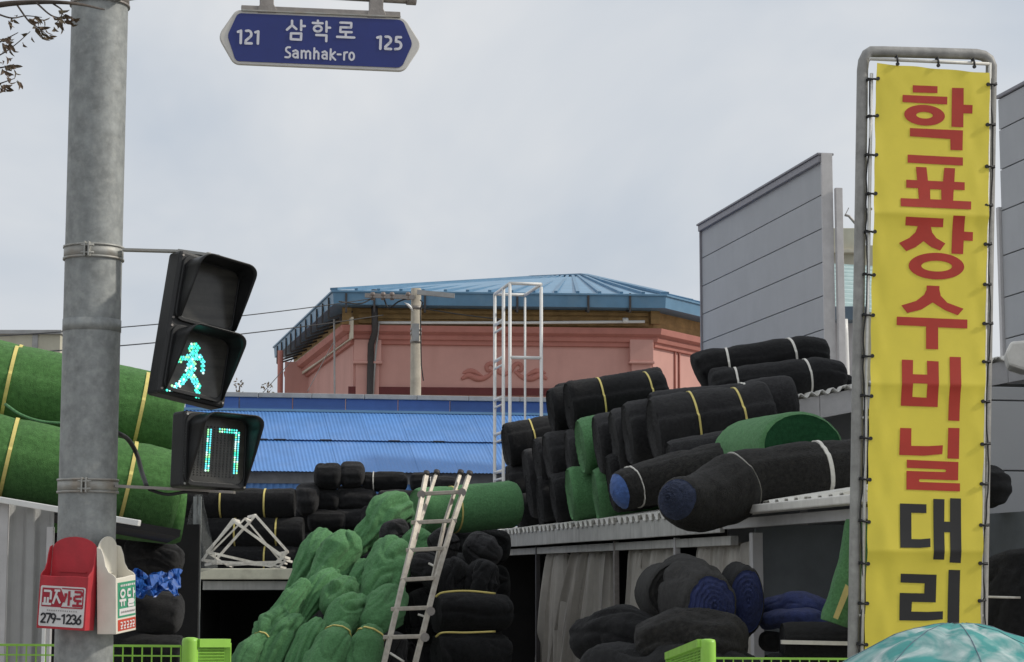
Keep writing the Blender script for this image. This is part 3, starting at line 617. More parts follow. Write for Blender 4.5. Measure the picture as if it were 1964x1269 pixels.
# upper lean-to roof with its grey front board
YR = 22.7
plU = Pl(at(1470, 772, YR), (EV * math.cos(math.radians(11)) + Z_ * math.sin(math.radians(11))))
lean = thing('lean_to_roof', at(1560, 1100, YR + 2).xy.to_3d(), 'raised lean-to roof with white corrugated edge and grey front boards', 'roof'); lean['kind'] = 'thing'
nU = plU.ux.cross(DV); nU = nU if nU.z > 0 else -nU
for k in range(5):
    m = MB(); corrugated(m, plU.w(k * 0.95, 0) + nU * (0.004 * (k % 2)), plU.ux, 0.97, DV * 5.0, nU, 0.028, 0.13, 1, per=8); m.build('roof_sheet', 'sheet_white', lean, solid=0.012)
for k in range(8):
    hgt = 0.26; MB().box(plU.w(0.09 + k * 0.59 + 0.28, -0.03 - hgt / 2, -0.06 - 0.003 * (k % 2)), 0.585, 0.03, hgt, (plU.ux, plU.n, plU.uz)).build('front_board', 'panel_trim' if k != 7 else 'shed_fascia', lean, bevel=0.005)
for k in (0.5, 2.6, 4.6):
    q = plU.w(k, -0.3, -0.2); MB().bar(V((q.x, q.y, 0)), q, 0.08, 0.08).build('post', 'panel_trim', lean)
MB().box(plU.w(2.6, -1.2, -2.3), 4.6, 0.08, 2.4, (EV, DV, Z_)).build('back_wall', 'panel_grey', lean)
pc = at(1966, 682, 20.5)
t = tag(MB().prism([pc + V((-.17, 0, -.10)), pc + V((-.20, 0, .04)), pc + V((-.14, 0, .15)), pc + V((.5, 0, .20)), pc + V((.5, 0, -.10)), pc + V((-.02, 0, -.15))], V((0.1, 0.5, 0))).build('ventilation_duct', 'beam_white', bevel=0.03), 'rounded off-white duct end beside the right edge under panel wall', 'duct')
sw = thing('side_wall', V((at(1960, 1100, 17.8).x, 17.8, 0)), 'dim grey boarded wall right of the banner above black netting', 'wall'); sw['kind'] = 'thing'
zw_ = 0.02; k = 0
while zw_ < at(1940, 742, 17.8).z - 0.1:
    z2 = min(zw_ + 0.62, at(1940, 742, 17.8).z); MB().box(V((at(1990, 1100, 17.8).x, 17.8, (zw_ + z2) / 2)), 1.1, 0.06, z2 - zw_ - 0.012, (EV, DV, Z_)).build('board', 'panel_grey', sw, bevel=0.005); zw_ = z2
# curtains
def curtain(px0, px1, ytop, spread, seed, label, folds):
    a = plV.loc(px0, 1100)[0]; b = plV.loc(px1, 1100)[0]
    def fn(u, v):
        z = (zV - 0.30) * (1 - v) + 0.05 * v; g = 0.75 + 0.25 * v
        x = a + (b - a) * ((0.5 + (u - 0.5) * g) - spread * v * (1 - u))
        ph = u * folds * 3.2 * math.pi + 2.5 * nz((u * 3, v * 0.6, seed), 1.0, seed)
        amp = 0.06 + 0.10 * v ** 0.6
        h = amp * (1.6 * abs(math.sin(ph * 0.5)) - 0.8 + 0.35 * math.sin(2.3 * ph + seed)) + 0.04 * nz((u * 9, v * 2, 0), 1, seed)
        return plV.w(x + 0.05 * math.cos(ph), z + 0.03 * math.sin(folds * 6.28 * u) * (1 - v), -0.25 + h)
    return tag(MB().grid(fn, 150, 22).build('plastic_curtain', 'curtain'), label, 'curtain', 'plastic curtains along the shed front')
curtain(1022, 1062, 1050, 0.35, 1, 'narrow grey plastic curtain at the far end of the shed front', 3)
curtain(1060, 1146, 1050, 0.42, 2, 'long pleated grey plastic curtain sweeping left under the shed eave', 6)
curtain(1164, 1276, 1050, 0.0, 3, 'grey plastic curtain between the two middle shed posts', 6)
curtain(1284, 1424, 1040, 0.0, 4, 'pale plastic curtain hanging behind the blue ended coils', 7)

# rolls with their ends flush with the eave
AX = (EV * math.cos(math.radians(8.5)) + Z_ * math.sin(math.radians(8.5)) - DV * 0.10).normalized()
RG = 'net rolls stacked on the shed roof'
def eroll(px, py, r, L, mat, label, straps=(), seed=0, inset=0.0, squash=1.0, **kw):
    rd = random.Random(seed * 17 + 3); inset += rd.uniform(-0.07, 0.06); p0 = onV(px, py, -inset); Y = p0.y; rr = r * mpp(Y) * rd.uniform(1.04, 1.13); squash = rd.uniform(0.95, 1.1); kw.setdefault('lump', 0.05); kw.setdefault('groove', 0.032); kw.setdefault('spiral', 0.10)
    ax_ = (AX + DV * rd.uniform(-0.05, 0.05) + Z_ * rd.uniform(-0.025, 0.025)).normalized()
    return soft('net_roll', [p0, p0 + ax_ * (L * 0.5) + Z_ * rd.uniform(-.015, .01), p0 + ax_ * L], [rr, rr * 1.02, rr * 0.99, rr * 1.01], mat, label, 'net roll', RG, straps=straps, seed=seed, flat=(squash, 1), **kw)
eroll(1084, 781, 47, 1.27, 'net_black', 'topmost front black roll with two yellow straps before the pink wall', ((0.33, YL), (0.83, YL)), 1)
eroll(1053, 786, 43, 1.30, 'net_black', 'topmost black roll just behind the front one, one yellow strap showing', ((0.36, YL),), 2, 0.0)
eroll(1024, 776, 41, 1.5, 'net_black', 'black roll hidden behind the topmost pair, its crown showing', (), 3, 0.3)
eroll(975, 853, 39, 1.3, 'net_black', 'leftmost upper black roll with one yellow strap beside the white tower', ((0.30, YL),), 4)
eroll(963, 858, 36, 1.3, 'net_charcoal', 'leftmost black roll end farthest along the shed roof, upper row', (), 5, 0.05)
eroll(1003, 902, 41, 1.5, 'net_charcoal', 'second charcoal roll from the left end of the middle row', (), 6)
eroll(1031, 887, 45, 1.5, 'net_charcoal', 'third charcoal roll from the left end of the middle row', (), 7)
eroll(1057, 880, 46, 1.5, 'net_charcoal', 'charcoal roll two places left of the bright green roll', (), 8, 0.02)
eroll(1084, 872, 47, 1.5, 'net_charcoal', 'charcoal roll directly left of the bright green roll', (), 9, 0.04)
eroll(1117, 853, 50, 1.6, 'net_green', 'bright green roll wedged among the black rolls of the middle row', (), 10)
eroll(1150, 852, 53, 1.6, 'net_charcoal', 'charcoal roll directly right of the bright green roll', (), 11, 0.03)
eroll(1178, 843, 57, 1.6, 'net_charcoal', 'charcoal roll two places right of the bright green roll', (), 12)
eroll(1213, 832, 60, 1.6, 'net_charcoal', 'charcoal roll next to the large double strapped charcoal roll', (), 13)
eroll(1250, 825, 61, 1.30, 'net_charcoal', 'largest charcoal roll with two yellow straps facing the yellow banner', ((0.34, YL), (0.73, YL)), 14)
eroll(1222, 800, 48, 1.62, 'net_charcoal', 'charcoal roll behind the largest one with a pale strap on top', ((0.66, WT),), 15, 0.15)
eroll(971, 932, 39, 1.5, 'net_charcoal', 'bottom row charcoal roll at the far left end above the green roll', (), 16)
eroll(1003, 950, 42, 1.5, 'net_black', 'second bottom row black roll from the left end', (), 17, 0.06)
eroll(1032, 956, 44, 1.5, 'net_black', 'third bottom row black roll from the left end', (), 18, 0.08)
eroll(1066, 955, 46, 1.5, 'net_black', 'bottom row black roll touching the pair of green rolls', (), 19, 0.02)
eroll(1099, 948, 48, 1.5, 'net_green', 'left one of the pair of green rolls in the bottom row', (), 20)
eroll(1131, 946, 49, 1.5, 'net_green', 'right one of the pair of green rolls in the bottom row', (), 21, 0.02)
eroll(1168, 925, 54, 1.5, 'net_black', 'bottom row black roll between green pair and blue ended roll', (), 22, 0.05)
eroll(1216, 912, 54, 1.5, 'net_black', 'bottom row black roll hidden behind the small blue ended roll', (), 23, 0.25)
eroll(1290, 895, 50, 1.4, 'net_charcoal', 'charcoal roll lying under the largest double strapped roll', ((0.66, YL),), 24, 0.02)
eroll(985, 985, 36, 1.5, 'net_black', 'lowest black roll at the far left end resting on the eave', (), 25, 0.1)
eroll(1022, 988, 34, 1.5, 'net_black', 'lowest black roll resting on the eave left of the green pair', (), 26, 0.1)
# two bent rolls on the lean-to
YU = 23.6
s = mpp(YU)
soft('net_roll', [at(1336, 722, YU), at(1375, 704, YU), at(1450, 694, YU), at(1530, 680, YU + .1), at(1588, 688, YU + .15)], [42 * s, 38 * s, 37 * s, 39 * s, 35 * s], 'net_black', 'uppermost black roll with two white straps against the grey panel wall', 'net roll', RG, straps=((0.33, WT), (0.70, WT)), ends='rr', seed=31, pinch=0.12)
soft('net_roll', [at(1362, 748, YU - .5), at(1410, 738, YU - .5), at(1490, 732, YU - .5), at(1560, 722, YU - .45), at(1622, 728, YU - .4)], [40 * s, 37 * s, 38 * s, 38 * s, 32 * s], 'net_black', 'black roll with two white straps lying below the uppermost one', 'net roll', RG, straps=((0.26, WT), (0.70, WT)), ends='rr', seed=32, pinch=0.12)
soft('net_roll', [at(1405, 770, YU - .2), at(1540, 752, YU - .2), at(1640, 748, YU - .2)], [32 * s, 34 * s, 30 * s], 'net_black', 'black roll tucked underneath the two white strapped rolls', 'net roll', RG, ends='rr', seed=33)
# big draped rolls at the near end
s = mpp(18.3)
soft('net_roll', [at(1300, 957, 17.5), at(1338, 962, 17.8), at(1400, 938, 18.1), at(1450, 918, 18.2), at(1560, 905, 18.2), at(1690, 890, 18.4)], [41 * s, 60 * s, 66 * s, 62 * s, 60 * s, 58 * s], 'net_brown', 'big sagging black roll with dull blue wound end drooping over the eave', 'net roll', RG, straps=((0.49, WT), (0.82, WT)), capmat='net_slate', seed=41, lump=0.07, crease=0.05, bulge=0.20, groove=0.03, cfreq=2.2)
soft('net_roll', [at(1190, 942, 20.1), at(1235, 928, 20.2), at(1330, 905, 20.2), at(1430, 885, 20.1)], [38 * mpp(20.5), 44 * mpp(20.5), 46 * mpp(20.5), 46 * mpp(20.5)], 'net_brown', 'smaller black roll with bright blue end resting on the eave', 'net roll', RG, straps=((0.22, WT),), capmat='net_blue', seed=42, lump=0.05, crease=0.06, bulge=0.09, groove=0.006)
soft('net_roll', [at(1540, 856, 19.0), at(1440, 868, 20.4)], [86 * mpp(19), 86 * mpp(19)], 'net_green', 'short green roll with smooth dark end on top of the sagging roll', 'net roll', RG, capmat='net_bottle_green', seed=44, flat=(1, 0.80), lump=0.015, groove=0.002, spiral=0.02)

# coils and heaps under the eave
CG = 'netting heaped under the shed eave'
s = mpp(16.6)
soft('net_coil', [at(1364, 1160, 16.2), at(1334, 1152, 16.8), at(1300, 1142, 17.4)], [56 * s, 74 * s, 72 * s], 'net_brown', 'fat coil with blue wound end left of its neighbour under the eave', 'net coil', CG, capmat='net_navy', seed=51, flat=(0.88, 1.12), lump=0.05, bulge=0.16, groove=0.035, crease=0.08)
soft('net_coil', [at(1432, 1152, 16.5), at(1412, 1150, 17.3)], [46 * s, 54 * s], 'net_black', 'narrower coil with deep blue wound end beside the inner grey post', 'net coil', CG, capmat='net_navy', seed=52, flat=(0.75, 1.45), lump=0.05, bulge=0.14, groove=0.035)
soft('net_coil', [at(1296, 1136, 17.0), at(1268, 1132, 17.8)], [60 * s, 58 * s], 'net_brown', 'mottled brown black coil behind the fat blue ended coil', 'net coil', CG, seed=53, lump=0.05, bulge=0.08, groove=0.03)
soft('net_bundle', [at(1110, 1235, 17.5), at(1190, 1215, 17.2), at(1260, 1235, 17.0)], [50 * s, 60 * s, 50 * s], 'net_black', 'low black heap of netting below the grey plastic curtains', 'net bundle', CG, ends='rr', seed=54, lump=0.1, crease=0.12)
soft('net_bundle', [at(1225, 1250, 16.3), at(1310, 1225, 16.2), at(1430, 1245, 16.0)], [55 * s, 66 * s, 55 * s], 'net_brown', 'mottled heap of netting directly beneath the blue ended coils', 'net bundle', CG, ends='rr', seed=55, lump=0.1, crease=0.18, cfreq=4)
soft('net_bundle', [at(1130, 1330, 16.6), at(1280, 1330, 16.2), at(1470, 1330, 16.0)], [95 * s, 105 * s, 95 * s], 'net_black', 'lowest black heap of netting behind the right lime fence', 'net bundle', CG, ends='rr', seed=56, lump=0.1, crease=0.12)
soft('net_bundle', [at(1462, 1165, 17.0), at(1530, 1160, 16.8), at(1605, 1175, 16.8)], [20 * s, 26 * s, 20 * s], 'net_navy', 'folded dark blue netting lying on black bundles in the right bay', 'net bundle', CG, ends='rr', seed=57, lump=0.12, crease=0.25, flat=(1.5, 1))
soft('net_bundle', [at(1470, 1190, 16.9), at(1530, 1186, 16.6), at(1590, 1192, 16.6)], [18 * s, 22 * s, 18 * s], 'net_navy', 'lower folded dark blue netting in the right bay', 'net bundle', CG, ends='rr', seed=58, lump=0.12, crease=0.25, flat=(1.5, 1))
soft('net_roll', [at(1500, 1232, 16.2), at(1640, 1236, 16.2), at(1700, 1236, 16.2)], [42 * s, 42 * s, 42 * s], 'net_black', 'black bundle with pale strap lying lengthwise beside banner foot', 'net roll', CG, seed=59, flat=(1.2, 0.95))
MBs = MB().bar(at(1498, 1231, 15.93), at(1640, 1234, 15.93), 0.06, 0.03); MBs.build('strap', 'strap_white', bpy.data.objects[[o.name for o in COL.objects if o.get('label', '').startswith('black bundle with pale strap')][0]])
soft('net_roll', [at(1470, 1300, 16.3), at(1700, 1300, 16.3)], [48 * s, 48 * s], 'net_black', 'lowest black bundle in the right bay under the pale strapped one', 'net roll', CG, seed=60, flat=(1.2, 0.95))
soft('net_bundle', [at(1478, 1250, 16.9), at(1480, 1210, 16.9)], [24 * s, 24 * s], 'net_charcoal', 'small dark bundle standing against the inner post of the right bay', 'net bundle', CG, ends='rr', seed=61, lump=0.1, crease=0.15)
gr_ = soft('net_roll', [at(1600, 1195, 15.9), at(1632, 1090, 15.9), at(1648, 1000, 15.9)], [28 * s, 27 * s, 26 * s], 'net_green', 'upright green roll with a paper tag leaning behind the banner post', 'net roll', CG, seed=62)
MB().prism([at(1607, 1188, 15.72), at(1598, 1184, 15.72), at(1622, 1120, 15.72), at(1632, 1128, 15.72)], (0, 0.004, 0)).build('paper_tag', 'tag_paper', gr_)
# right of the banner
soft('net_bundle', [at(1870, 935, 16.6), at(1895, 932, 16.6), at(1918, 940, 16.7)], [40 * s, 42 * s, 36 * s], 'net_black', 'dark roll end peeping right of the banner frame', 'net bundle', CG, ends='rr', seed=63)
soft('net_bundle', [at(1960, 1060, 16.0), at(1965, 1150, 15.9), at(1960, 1300, 15.8)], [68 * s, 84 * s, 95 * s], 'net_black', 'tall black heap of netting right of the banner frame', 'net bundle', CG, ends='rr', seed=64, lump=0.08, crease=0.1)
soft('net_bundle', [at(1870, 1250, 16.8), at(1990, 1260, 16.8), at(2080, 1260, 16.8)], [120 * s, 130 * s, 120 * s], 'net_black', 'wide black heap of netting low behind the banner', 'net bundle', CG, ends='rr', seed=65, lump=0.08)
tag(MB().tube([at(1880, 1144, 15.5), at(1957, 1146, 15.5)], 0.010, 6).build('pole_rod', 'white_wire'), 'short pale rod lying across black netting right of the banner', 'rod')

# ------------------------------------------------------------------ green heap and black stacks in the yard
PG = 'green net bundles of the big heap'; BG = 'black net bundles stacked in the yard'
def bun(pts, rads, mat, label, group, Y, seed, straps=(), **kw):
    P = []
    for i, p in enumerate(pts):
        yy = Y if not isinstance(Y, (list, tuple)) else lerpf(Y, i / (len(pts) - 1)); P.append(at(p[0], p[1], yy))
    if len(P) > 1:
        P[0] = P[0] + (P[0] - P[1]).normalized() * (rads[0] * 0.55 * mpp(22)); P[-1] = P[-1] + (P[-1] - P[-2]).normalized() * (rads[-1] * 0.55 * mpp(22))
    Ym = Y if not isinstance(Y, (list, tuple)) else Y[0]
    k = dict(ends='rr', lump=0.08, crease=0.24, cfreq=3.6, n=84, m=56, rend=0.7, fuzz=0.008); k.update(kw)
    return soft('net_bundle', P, [r * 0.97 * mpp(Ym) for r in rads], mat, label, 'net bundle', group, straps=straps, seed=seed, **k)
big = soft('net_roll', [at(800, 982, 24.3), at(985, 966, 24.9)], [46 * mpp(24.5), 46 * mpp(24.5)], 'net_green', 'thick green roll lying level behind the top of the ladder', 'net roll', 'net rolls stacked on the shed roof', seed=70, lump=0.02, straps=((0.36, YL, 0.02),))
G = 'net_green'
bun([(770, 972), (742, 985), (712, 1020), (676, 1060)], [30, 40, 30, 12], G, 'highest green bundle of the heap with its tail trailing left', PG, [23.6, 23.2], 71, pleat=(8, 0.15))
bun([(752, 1012), (758, 1032), (748, 1045)], [28, 32, 24], 'net_charcoal', 'black bundle tucked between the two highest green bundles', PG, 23.0, 72)
bun([(812, 1034), (800, 1052), (785, 1075)], [34, 38, 30], G, 'green bundle behind the upper rungs of the ladder', PG, 22.9, 73)
bun([(622, 1030), (606, 1052), (585, 1095), (555, 1140)], [20, 30, 24, 10], G, 'leftmost upper green bundle of the heap leaning over dark stacks', PG, [23.0, 22.6], 74, pleat=(8, 0.12))
bun([(668, 1036), (648, 1066), (628, 1095), (602, 1120)], [28, 42, 34, 18], G, 'large rounded green bundle at the left crown of the heap', PG, [22.6, 22.2], 75, pleat=(8, 0.10))
bun([(752, 1052), (744, 1085), (730, 1125), (705, 1160)], [34, 46, 42, 18], G, 'large smooth green bundle at the middle of the heap beside ladder', PG, [22.2, 21.7], 76)
bun([(700, 1082), (688, 1112), (672, 1150)], [14, 22, 12], G, 'narrow crumpled green bundle between the two large ones', PG, [22.4, 22.0], 77, pleat=(5, 0.16), crease=0.3)
bun([(640, 1108), (618, 1122), (598, 1150), (575, 1190)], [22, 30, 24, 12], G, 'green bundle below the left crown with pleated tail', PG, [22.0, 21.5], 78, pleat=(11, 0.13))
bun([(668, 1122), (648, 1140), (634, 1170)], [24, 34, 20], G, 'crumpled green bundle at the centre of the heap', PG, [21.7, 21.4], 79, crease=0.28)
bun([(688, 1160), (664, 1180), (640, 1215)], [26, 40, 26], G, 'plump green bundle in the lower centre of the heap', PG, [21.3, 20.9], 80)
bun([(752, 1140), (738, 1168), (712, 1205)], [30, 42, 26], G, 'plump green bundle beside the middle rungs of the ladder', PG, [21.4, 21.0], 81)
bun([(586, 1118), (562, 1150), (535, 1190), (520, 1215)], [12, 24, 24, 14], G, 'pleated green bundle sliding down the left side of the heap', PG, [21.6, 21.2], 82, pleat=(11, 0.13), crease=0.12)
bun([(540, 1178), (518, 1200), (505, 1225)], [18, 28, 20], G, 'small green bundle low on the left slope of the heap', PG, [21.1, 20.8], 83)
bun([(505, 1225), (482, 1250), (462, 1290)], [18, 28, 26], G, 'lowest left green bundle at the foot of the heap', PG, [20.7, 20.4], 84, straps=((0.12, YL, 0.016),))
bun([(572, 1190), (548, 1215), (522, 1260), (500, 1310)], [16, 28, 30, 24], G, 'upright green bundle with folded slits low in the heap', PG, [20.9, 20.5], 85, pleat=(8, 0.12))
bun([(612, 1198), (594, 1222), (575, 1270), (560, 1310)], [16, 26, 28, 22], G, 'pleated green bundle low in the heap next to strapped ones', PG, [20.8, 20.4], 86, pleat=(12, 0.13), crease=0.12)
bun([(654, 1206), (640, 1235), (620, 1275), (605, 1310)], [20, 38, 40, 36], G, 'smooth green bundle with yellow strap low in the heap', PG, [20.6, 20.2], 87, straps=((0.17, YL, 0.018),), crease=0.14)
bun([(712, 1214), (702, 1240), (690, 1280), (680, 1310)], [22, 36, 38, 34], G, 'green bundle with yellow strap next to the ladder foot', PG, [20.6, 20.3], 88, straps=((0.16, YL, 0.018),), crease=0.14)
bun([(760, 1225), (745, 1265), (735, 1310)], [24, 34, 34], 'net_charcoal', 'black bundle filling the gap behind the lowest ladder rungs', BG, 21.0, 89)
bun([(600, 1330), (560, 1380), (540, 1420)], [70, 95, 80], G, 'broad green bundle carrying the left of the heap', PG, 21.2, 90)
bun([(690, 1330), (670, 1380), (650, 1420)], [80, 100, 80], G, 'broad green bundle carrying the right of the heap', PG, 21.4, 91)
bun([(880, 1090), (884, 1200), (884, 1400)], [60, 80, 90], 'net_black', 'dark filler bundle added for shade behind the yellow strapped stack', BG, 24.2, 93, lump=0.04)  # added filler, keeps the gaps around the stack dark
bun([(690, 1150), (690, 1250), (690, 1400)], [70, 110, 120], 'net_charcoal', 'dark filler bundle added for shade inside the green heap', BG, 22.6, 92, lump=0.04)  # dark core stands in for the shade between the green bundles
# black ones right of the ladder
for i, (pts, rads, Y, lab, stp, mt) in enumerate([
    ([(838, 1032), (850, 1046), (842, 1066)], [26, 34, 24], 22.4, 'black bundle just right of the ladder below the thick green roll', (), 'net_charcoal'),
    ([(905, 1040), (928, 1056), (945, 1070)], [24, 40, 26], 22.6, 'black bundle under the left end of the shed roof', (), 'net_charcoal'),
    ([(800, 1080), (825, 1090), (840, 1110)], [24, 34, 26], 22.0, 'black bundle seen between the ladder rungs below the green one', (), 'net_charcoal'),
    ([(880, 1085), (866, 1106), (860, 1130)], [24, 34, 26], 22.0, 'crumpled black bundle above the yellow strapped stack, left of two', (), 'net_black'),
    ([(935, 1088), (924, 1110), (918, 1134)], [24, 38, 28], 22.0, 'crumpled black bundle above the yellow strapped stack, right of two', (), 'net_black'),
    ([(800, 1150), (815, 1180), (820, 1215)], [34, 44, 40], 22.2, 'dark bundle behind the lower ladder rungs', (), 'net_black')]):
    bun(pts, rads, mt, lab, BG, Y, 100 + i, stp)
for i, (y0, lab) in enumerate(((1134, 'upper black bundle of the stack with a yellow strap around it'), (1211, 'lower black bundle of the stack with a yellow strap around it'), (1288, 'lowest black bundle of the yellow strapped stack'))):
    o = soft('net_bundle', [at(836, y0 + 42, 21.6), at(896, y0 + 40, 21.7), at(962, y0 + 40, 21.9)], [41 * mpp(21.6)] * 3, 'net_black', lab, 'net bundle', BG, ends='ff', seed=110 + i, flat=(1.25, 0.95), lump=0.06, crease=0.1, pinch=0)
    MB().tube(catmull([at(836, y0 + 10, 21.25), at(850, y0 + 2, 21.2), at(896, y0 - 1 + 3 * i, 21.2), at(950, y0 + 4 - 4 * i, 21.3)], 16), 0.011, 6).build('strap', YL, o)
# black rolls on the rack at the back
YK = 27.0; s = mpp(YK)
def brl(x0, x1, y, r, lab, stp, seed, mt='net_black', Y=YK, ends='rf', **kw):
    return soft('net_roll', [at(x0, y, Y), at(x1, y, Y)], [r * s] * 2, mt, lab, 'net roll', BG, straps=stp, seed=seed, ends=ends, **kw)
brl(300, 566, 964, 29, 'upper black roll with two yellow straps behind the white wire frames', ((0.47, YL), (0.786, YL)), 120)
brl(300, 582, 1020, 29, 'middle black roll with yellow strap behind the white wire frames', ((0.54, YL), (0.82, YL)), 121)
brl(300, 575, 1072, 27, 'lower black roll with yellow strap resting on the cream rack', ((0.76, YL),), 122)
brl(572, 640, 1062, 29, 'black roll at the right end of the cream rack', (), 123)
for i, (x0, x1, y0, y1, lab, stp) in enumerate([
    (602, 656, 889, 940, 'rounded black bundle at the top of the stack, left of two', ()), (651, 700, 885, 937, 'rounded black bundle at the top of the stack, right of two', ()),
    (694, 782, 905, 944, 'black bundle with pale strap right of the topmost pair', ((0.26, 'strap_white', 0.014),)), (566, 614, 924, 988, 'leaning black bundle at the left of the central stack', ()),
    (600, 652, 937, 982, 'black bundle in the second tier of the central stack, left', ()), (645, 722, 932, 980, 'black bundle in the second tier of the central stack, right', ()),
    (590, 664, 978, 1020, 'black bundle in the third tier of the central stack, left', ()), (640, 716, 976, 1018, 'black bundle in the third tier of the central stack, right', ()),
    (600, 700, 1014, 1060, 'black bundle in the fourth tier of the central stack', ()), (724, 800, 940, 972, 'low black bundle left of the highest green bundle top', ()),
    (786, 822, 907, 945, 'small black bundle behind the ladder head, left', ()), (818, 876, 914, 948, 'small black bundle with white tie behind the ladder head', ((0.15, 'strap_white', 0.014),)),
    (585, 720, 1056, 1110, 'black bundle at the foot of the central stack', ()), (690, 800, 970, 1030, 'black bundle behind the highest green bundle', ())]):
    r = (y1 - y0) / 2; ym = (y0 + y1) / 2; YY = 28.2 + 0.1 * (i % 3); e = r * 0.1
    soft('net_bundle', [at(x0, ym, YY), at((x0 + x1) / 2, ym - 1, YY), at(x1, ym, YY)], [r * mpp(YY)] * 3, ('net_black', 'net_charcoal')[i % 2], lab, 'net bundle', BG, straps=stp, seed=130 + i, ends='rr', lump=0.06, crease=0.06)

for i, (x0, x1, y, r, lab) in enumerate([(560, 740, 985, 40, 'added dark filler bundle at the back of the central stack, upper'), (560, 780, 1055, 44, 'added dark filler bundle at the back of the central stack, lower'), (700, 860, 985, 34, 'added dark filler bundle behind the ladder head at the back')]):  # fillers added so the gaps in the stack look shaded
    soft('net_bundle', [at(x0, y, 29.6), at((x0 + x1) / 2, y, 29.6), at(x1, y, 29.6)], [r * mpp(29.6)] * 3, 'net_black', lab, 'net bundle', BG, seed=160 + i, ends='rr', lump=0.05, crease=0.06)

bun([(820, 1036), (890, 1042), (965, 1046)], [30, 34, 32], 'net_black', 'added dark filler bundle for the shade beneath the thick green roll', BG, 25.4, 170, lump=0.06)  # added filler darkens the gap under the green roll
bun([(800, 1120), (880, 1125), (960, 1120)], [40, 44, 40], 'net_black', 'added dark filler bundle for the shade behind the crumpled black pair', BG, 25.4, 171, lump=0.06)  # added filler darkens the gap behind the black pair
# ------------------------------------------------------------------ left shed with green rolls on its roof
YA = 14.0
ls = thing('corrugated_shed', at(60, 1100, YA).xy.to_3d(), 'grey corrugated lean-to at the left edge carrying huge green rolls', 'shed')
pa = Pl(at(0, 955, YA), X_)
TL = lambda px: 955 + 0.168 * px                  # top line of the white edge in pixels
x0 = pa.loc(-150, 955)[0]; x1 = pa.loc(106, 955)[0]
def lefty(x): return pa.loc(0, 955)[1] - 0.168 * x
m = MB(); nw = 84
for i in range(nw):
    a = x0 + (x1 - x0) * i / nw; b = x0 + (x1 - x0) * (i + 1) / nw
    ha = 0.018 * max(-1, min(1, 1.9 * math.sin(a / 0.088 * 2 * math.pi * .5))); hb = 0.018 * max(-1, min(1, 1.9 * math.sin(b / 0.088 * 2 * math.pi * .5)))
    m.add([pa.w(a, lefty(a) - 0.02, ha), pa.w(b, lefty(b) - 0.02, hb), pa.w(b, -pa.o.z + 0.02, hb), pa.w(a, -pa.o.z + 0.02, ha)], [(0, 1, 2, 3)])
m.build('cladding', 'clad_grey', ls)
MB().bar(pa.p(-150, TL(-150) + 3, 0.08), pa.p(272, TL(272) + 3, 0.08), 0.09, 0.042).build('eave_edge', 'white_pipe', ls, bevel=0.005)
MB().box(pa.w(pa.loc(98, 1100)[0], -pa.o.z / 2 - 0.1, 0.05), 0.045, 0.05, pa.o.z - 0.2).build('corner_post', 'panel_trim', ls, bevel=0.004)
MB().box(pa.w(pa.loc(92, 1100)[0], -pa.o.z / 2 - 0.25, 0.072), 0.022, 0.03, pa.o.z - 0.5).build('corner_strip', 'white_pipe', ls)
MB().box(pa.w(pa.loc(8, 1100)[0], -pa.o.z / 2 + 0.0, 0.035), 0.06, 0.04, pa.o.z - 0.06).build('wall_strip', 'panel_trim', ls, bevel=0.004)
A = pa.p(-150, TL(-150) + 8, -0.35); B = pa.p(330, TL(330) + 10, -0.35)
MB().add([A, B, B + DV * 5.5, A + DV * 5.5], [(0, 1, 2, 3)]).build('roof_deck', 'dark_board', ls, solid=0.05)
MB().box(V(((A.x - 1 + at(384, 1000, 19.8).x) / 2, 19.8, 1.04)), at(384, 1000, 19.8).x - A.x + 1.0, 0.08, 2.08).build('back_wall', 'dark_board', ls)  # added dark panel stands in for the darkness behind the pole
LG = 'huge green rolls on the left lean-to'
s = mpp(16.6)
def lroll(a, b, r, Y, label, straps, seed, mat='net_deep_green', **kw):
    return soft('net_roll', [at(*a, Y), at(*b, Y + 0.5)], [r * mpp(Y)] * 2, mat, label, 'net roll', LG, straps=straps, seed=seed, lump=0.02, swidth=0.03, pinch=0.03, m=60, n=72, fuzz=0.004, **kw)
# strap places: pixels along the axis
lroll((-160, 702), (346, 802), 78, 17.0, 'upper huge green roll with yellow straps behind the signal pole', ((0.345, YL), (0.845, YL)), 201)
lroll((-160, 690), (330, 790), 72, 18.0, 'huge green roll at the very back, only its top edge showing', ((0.375, YL),), 202)
lroll((-160, 845), (342, 948), 84, 16.4, 'lower huge green roll with yellow straps above the grey cladding', ((0.345, YL), (0.80, YL)), 203)
lroll((-160, 930), (352, 984), 62, 17.0, 'dark green roll at the bottom of the left pile above the tarp', (), 204)

# cables behind the pole
tag(MB().tube(catmull([at(222, 828, 10.05), at(245, 842, 10.2), at(262, 870, 10.3), at(272, 905, 10.2), at(282, 934, 10.0)], 24), 0.012, 8).build('signal_cable', 'cable_black'), 'black cable looping from the pole to the lower signal bracket', 'cable')
tag(MB().tube(catmull([at(10, 775, 16.0), at(40, 795, 15.9), at(80, 808, 15.9), at(130, 812, 15.9)], 18), 0.012, 6).build('loose_rope', 'net_green'), 'thin green rope drooping between the two huge green rolls', 'rope')

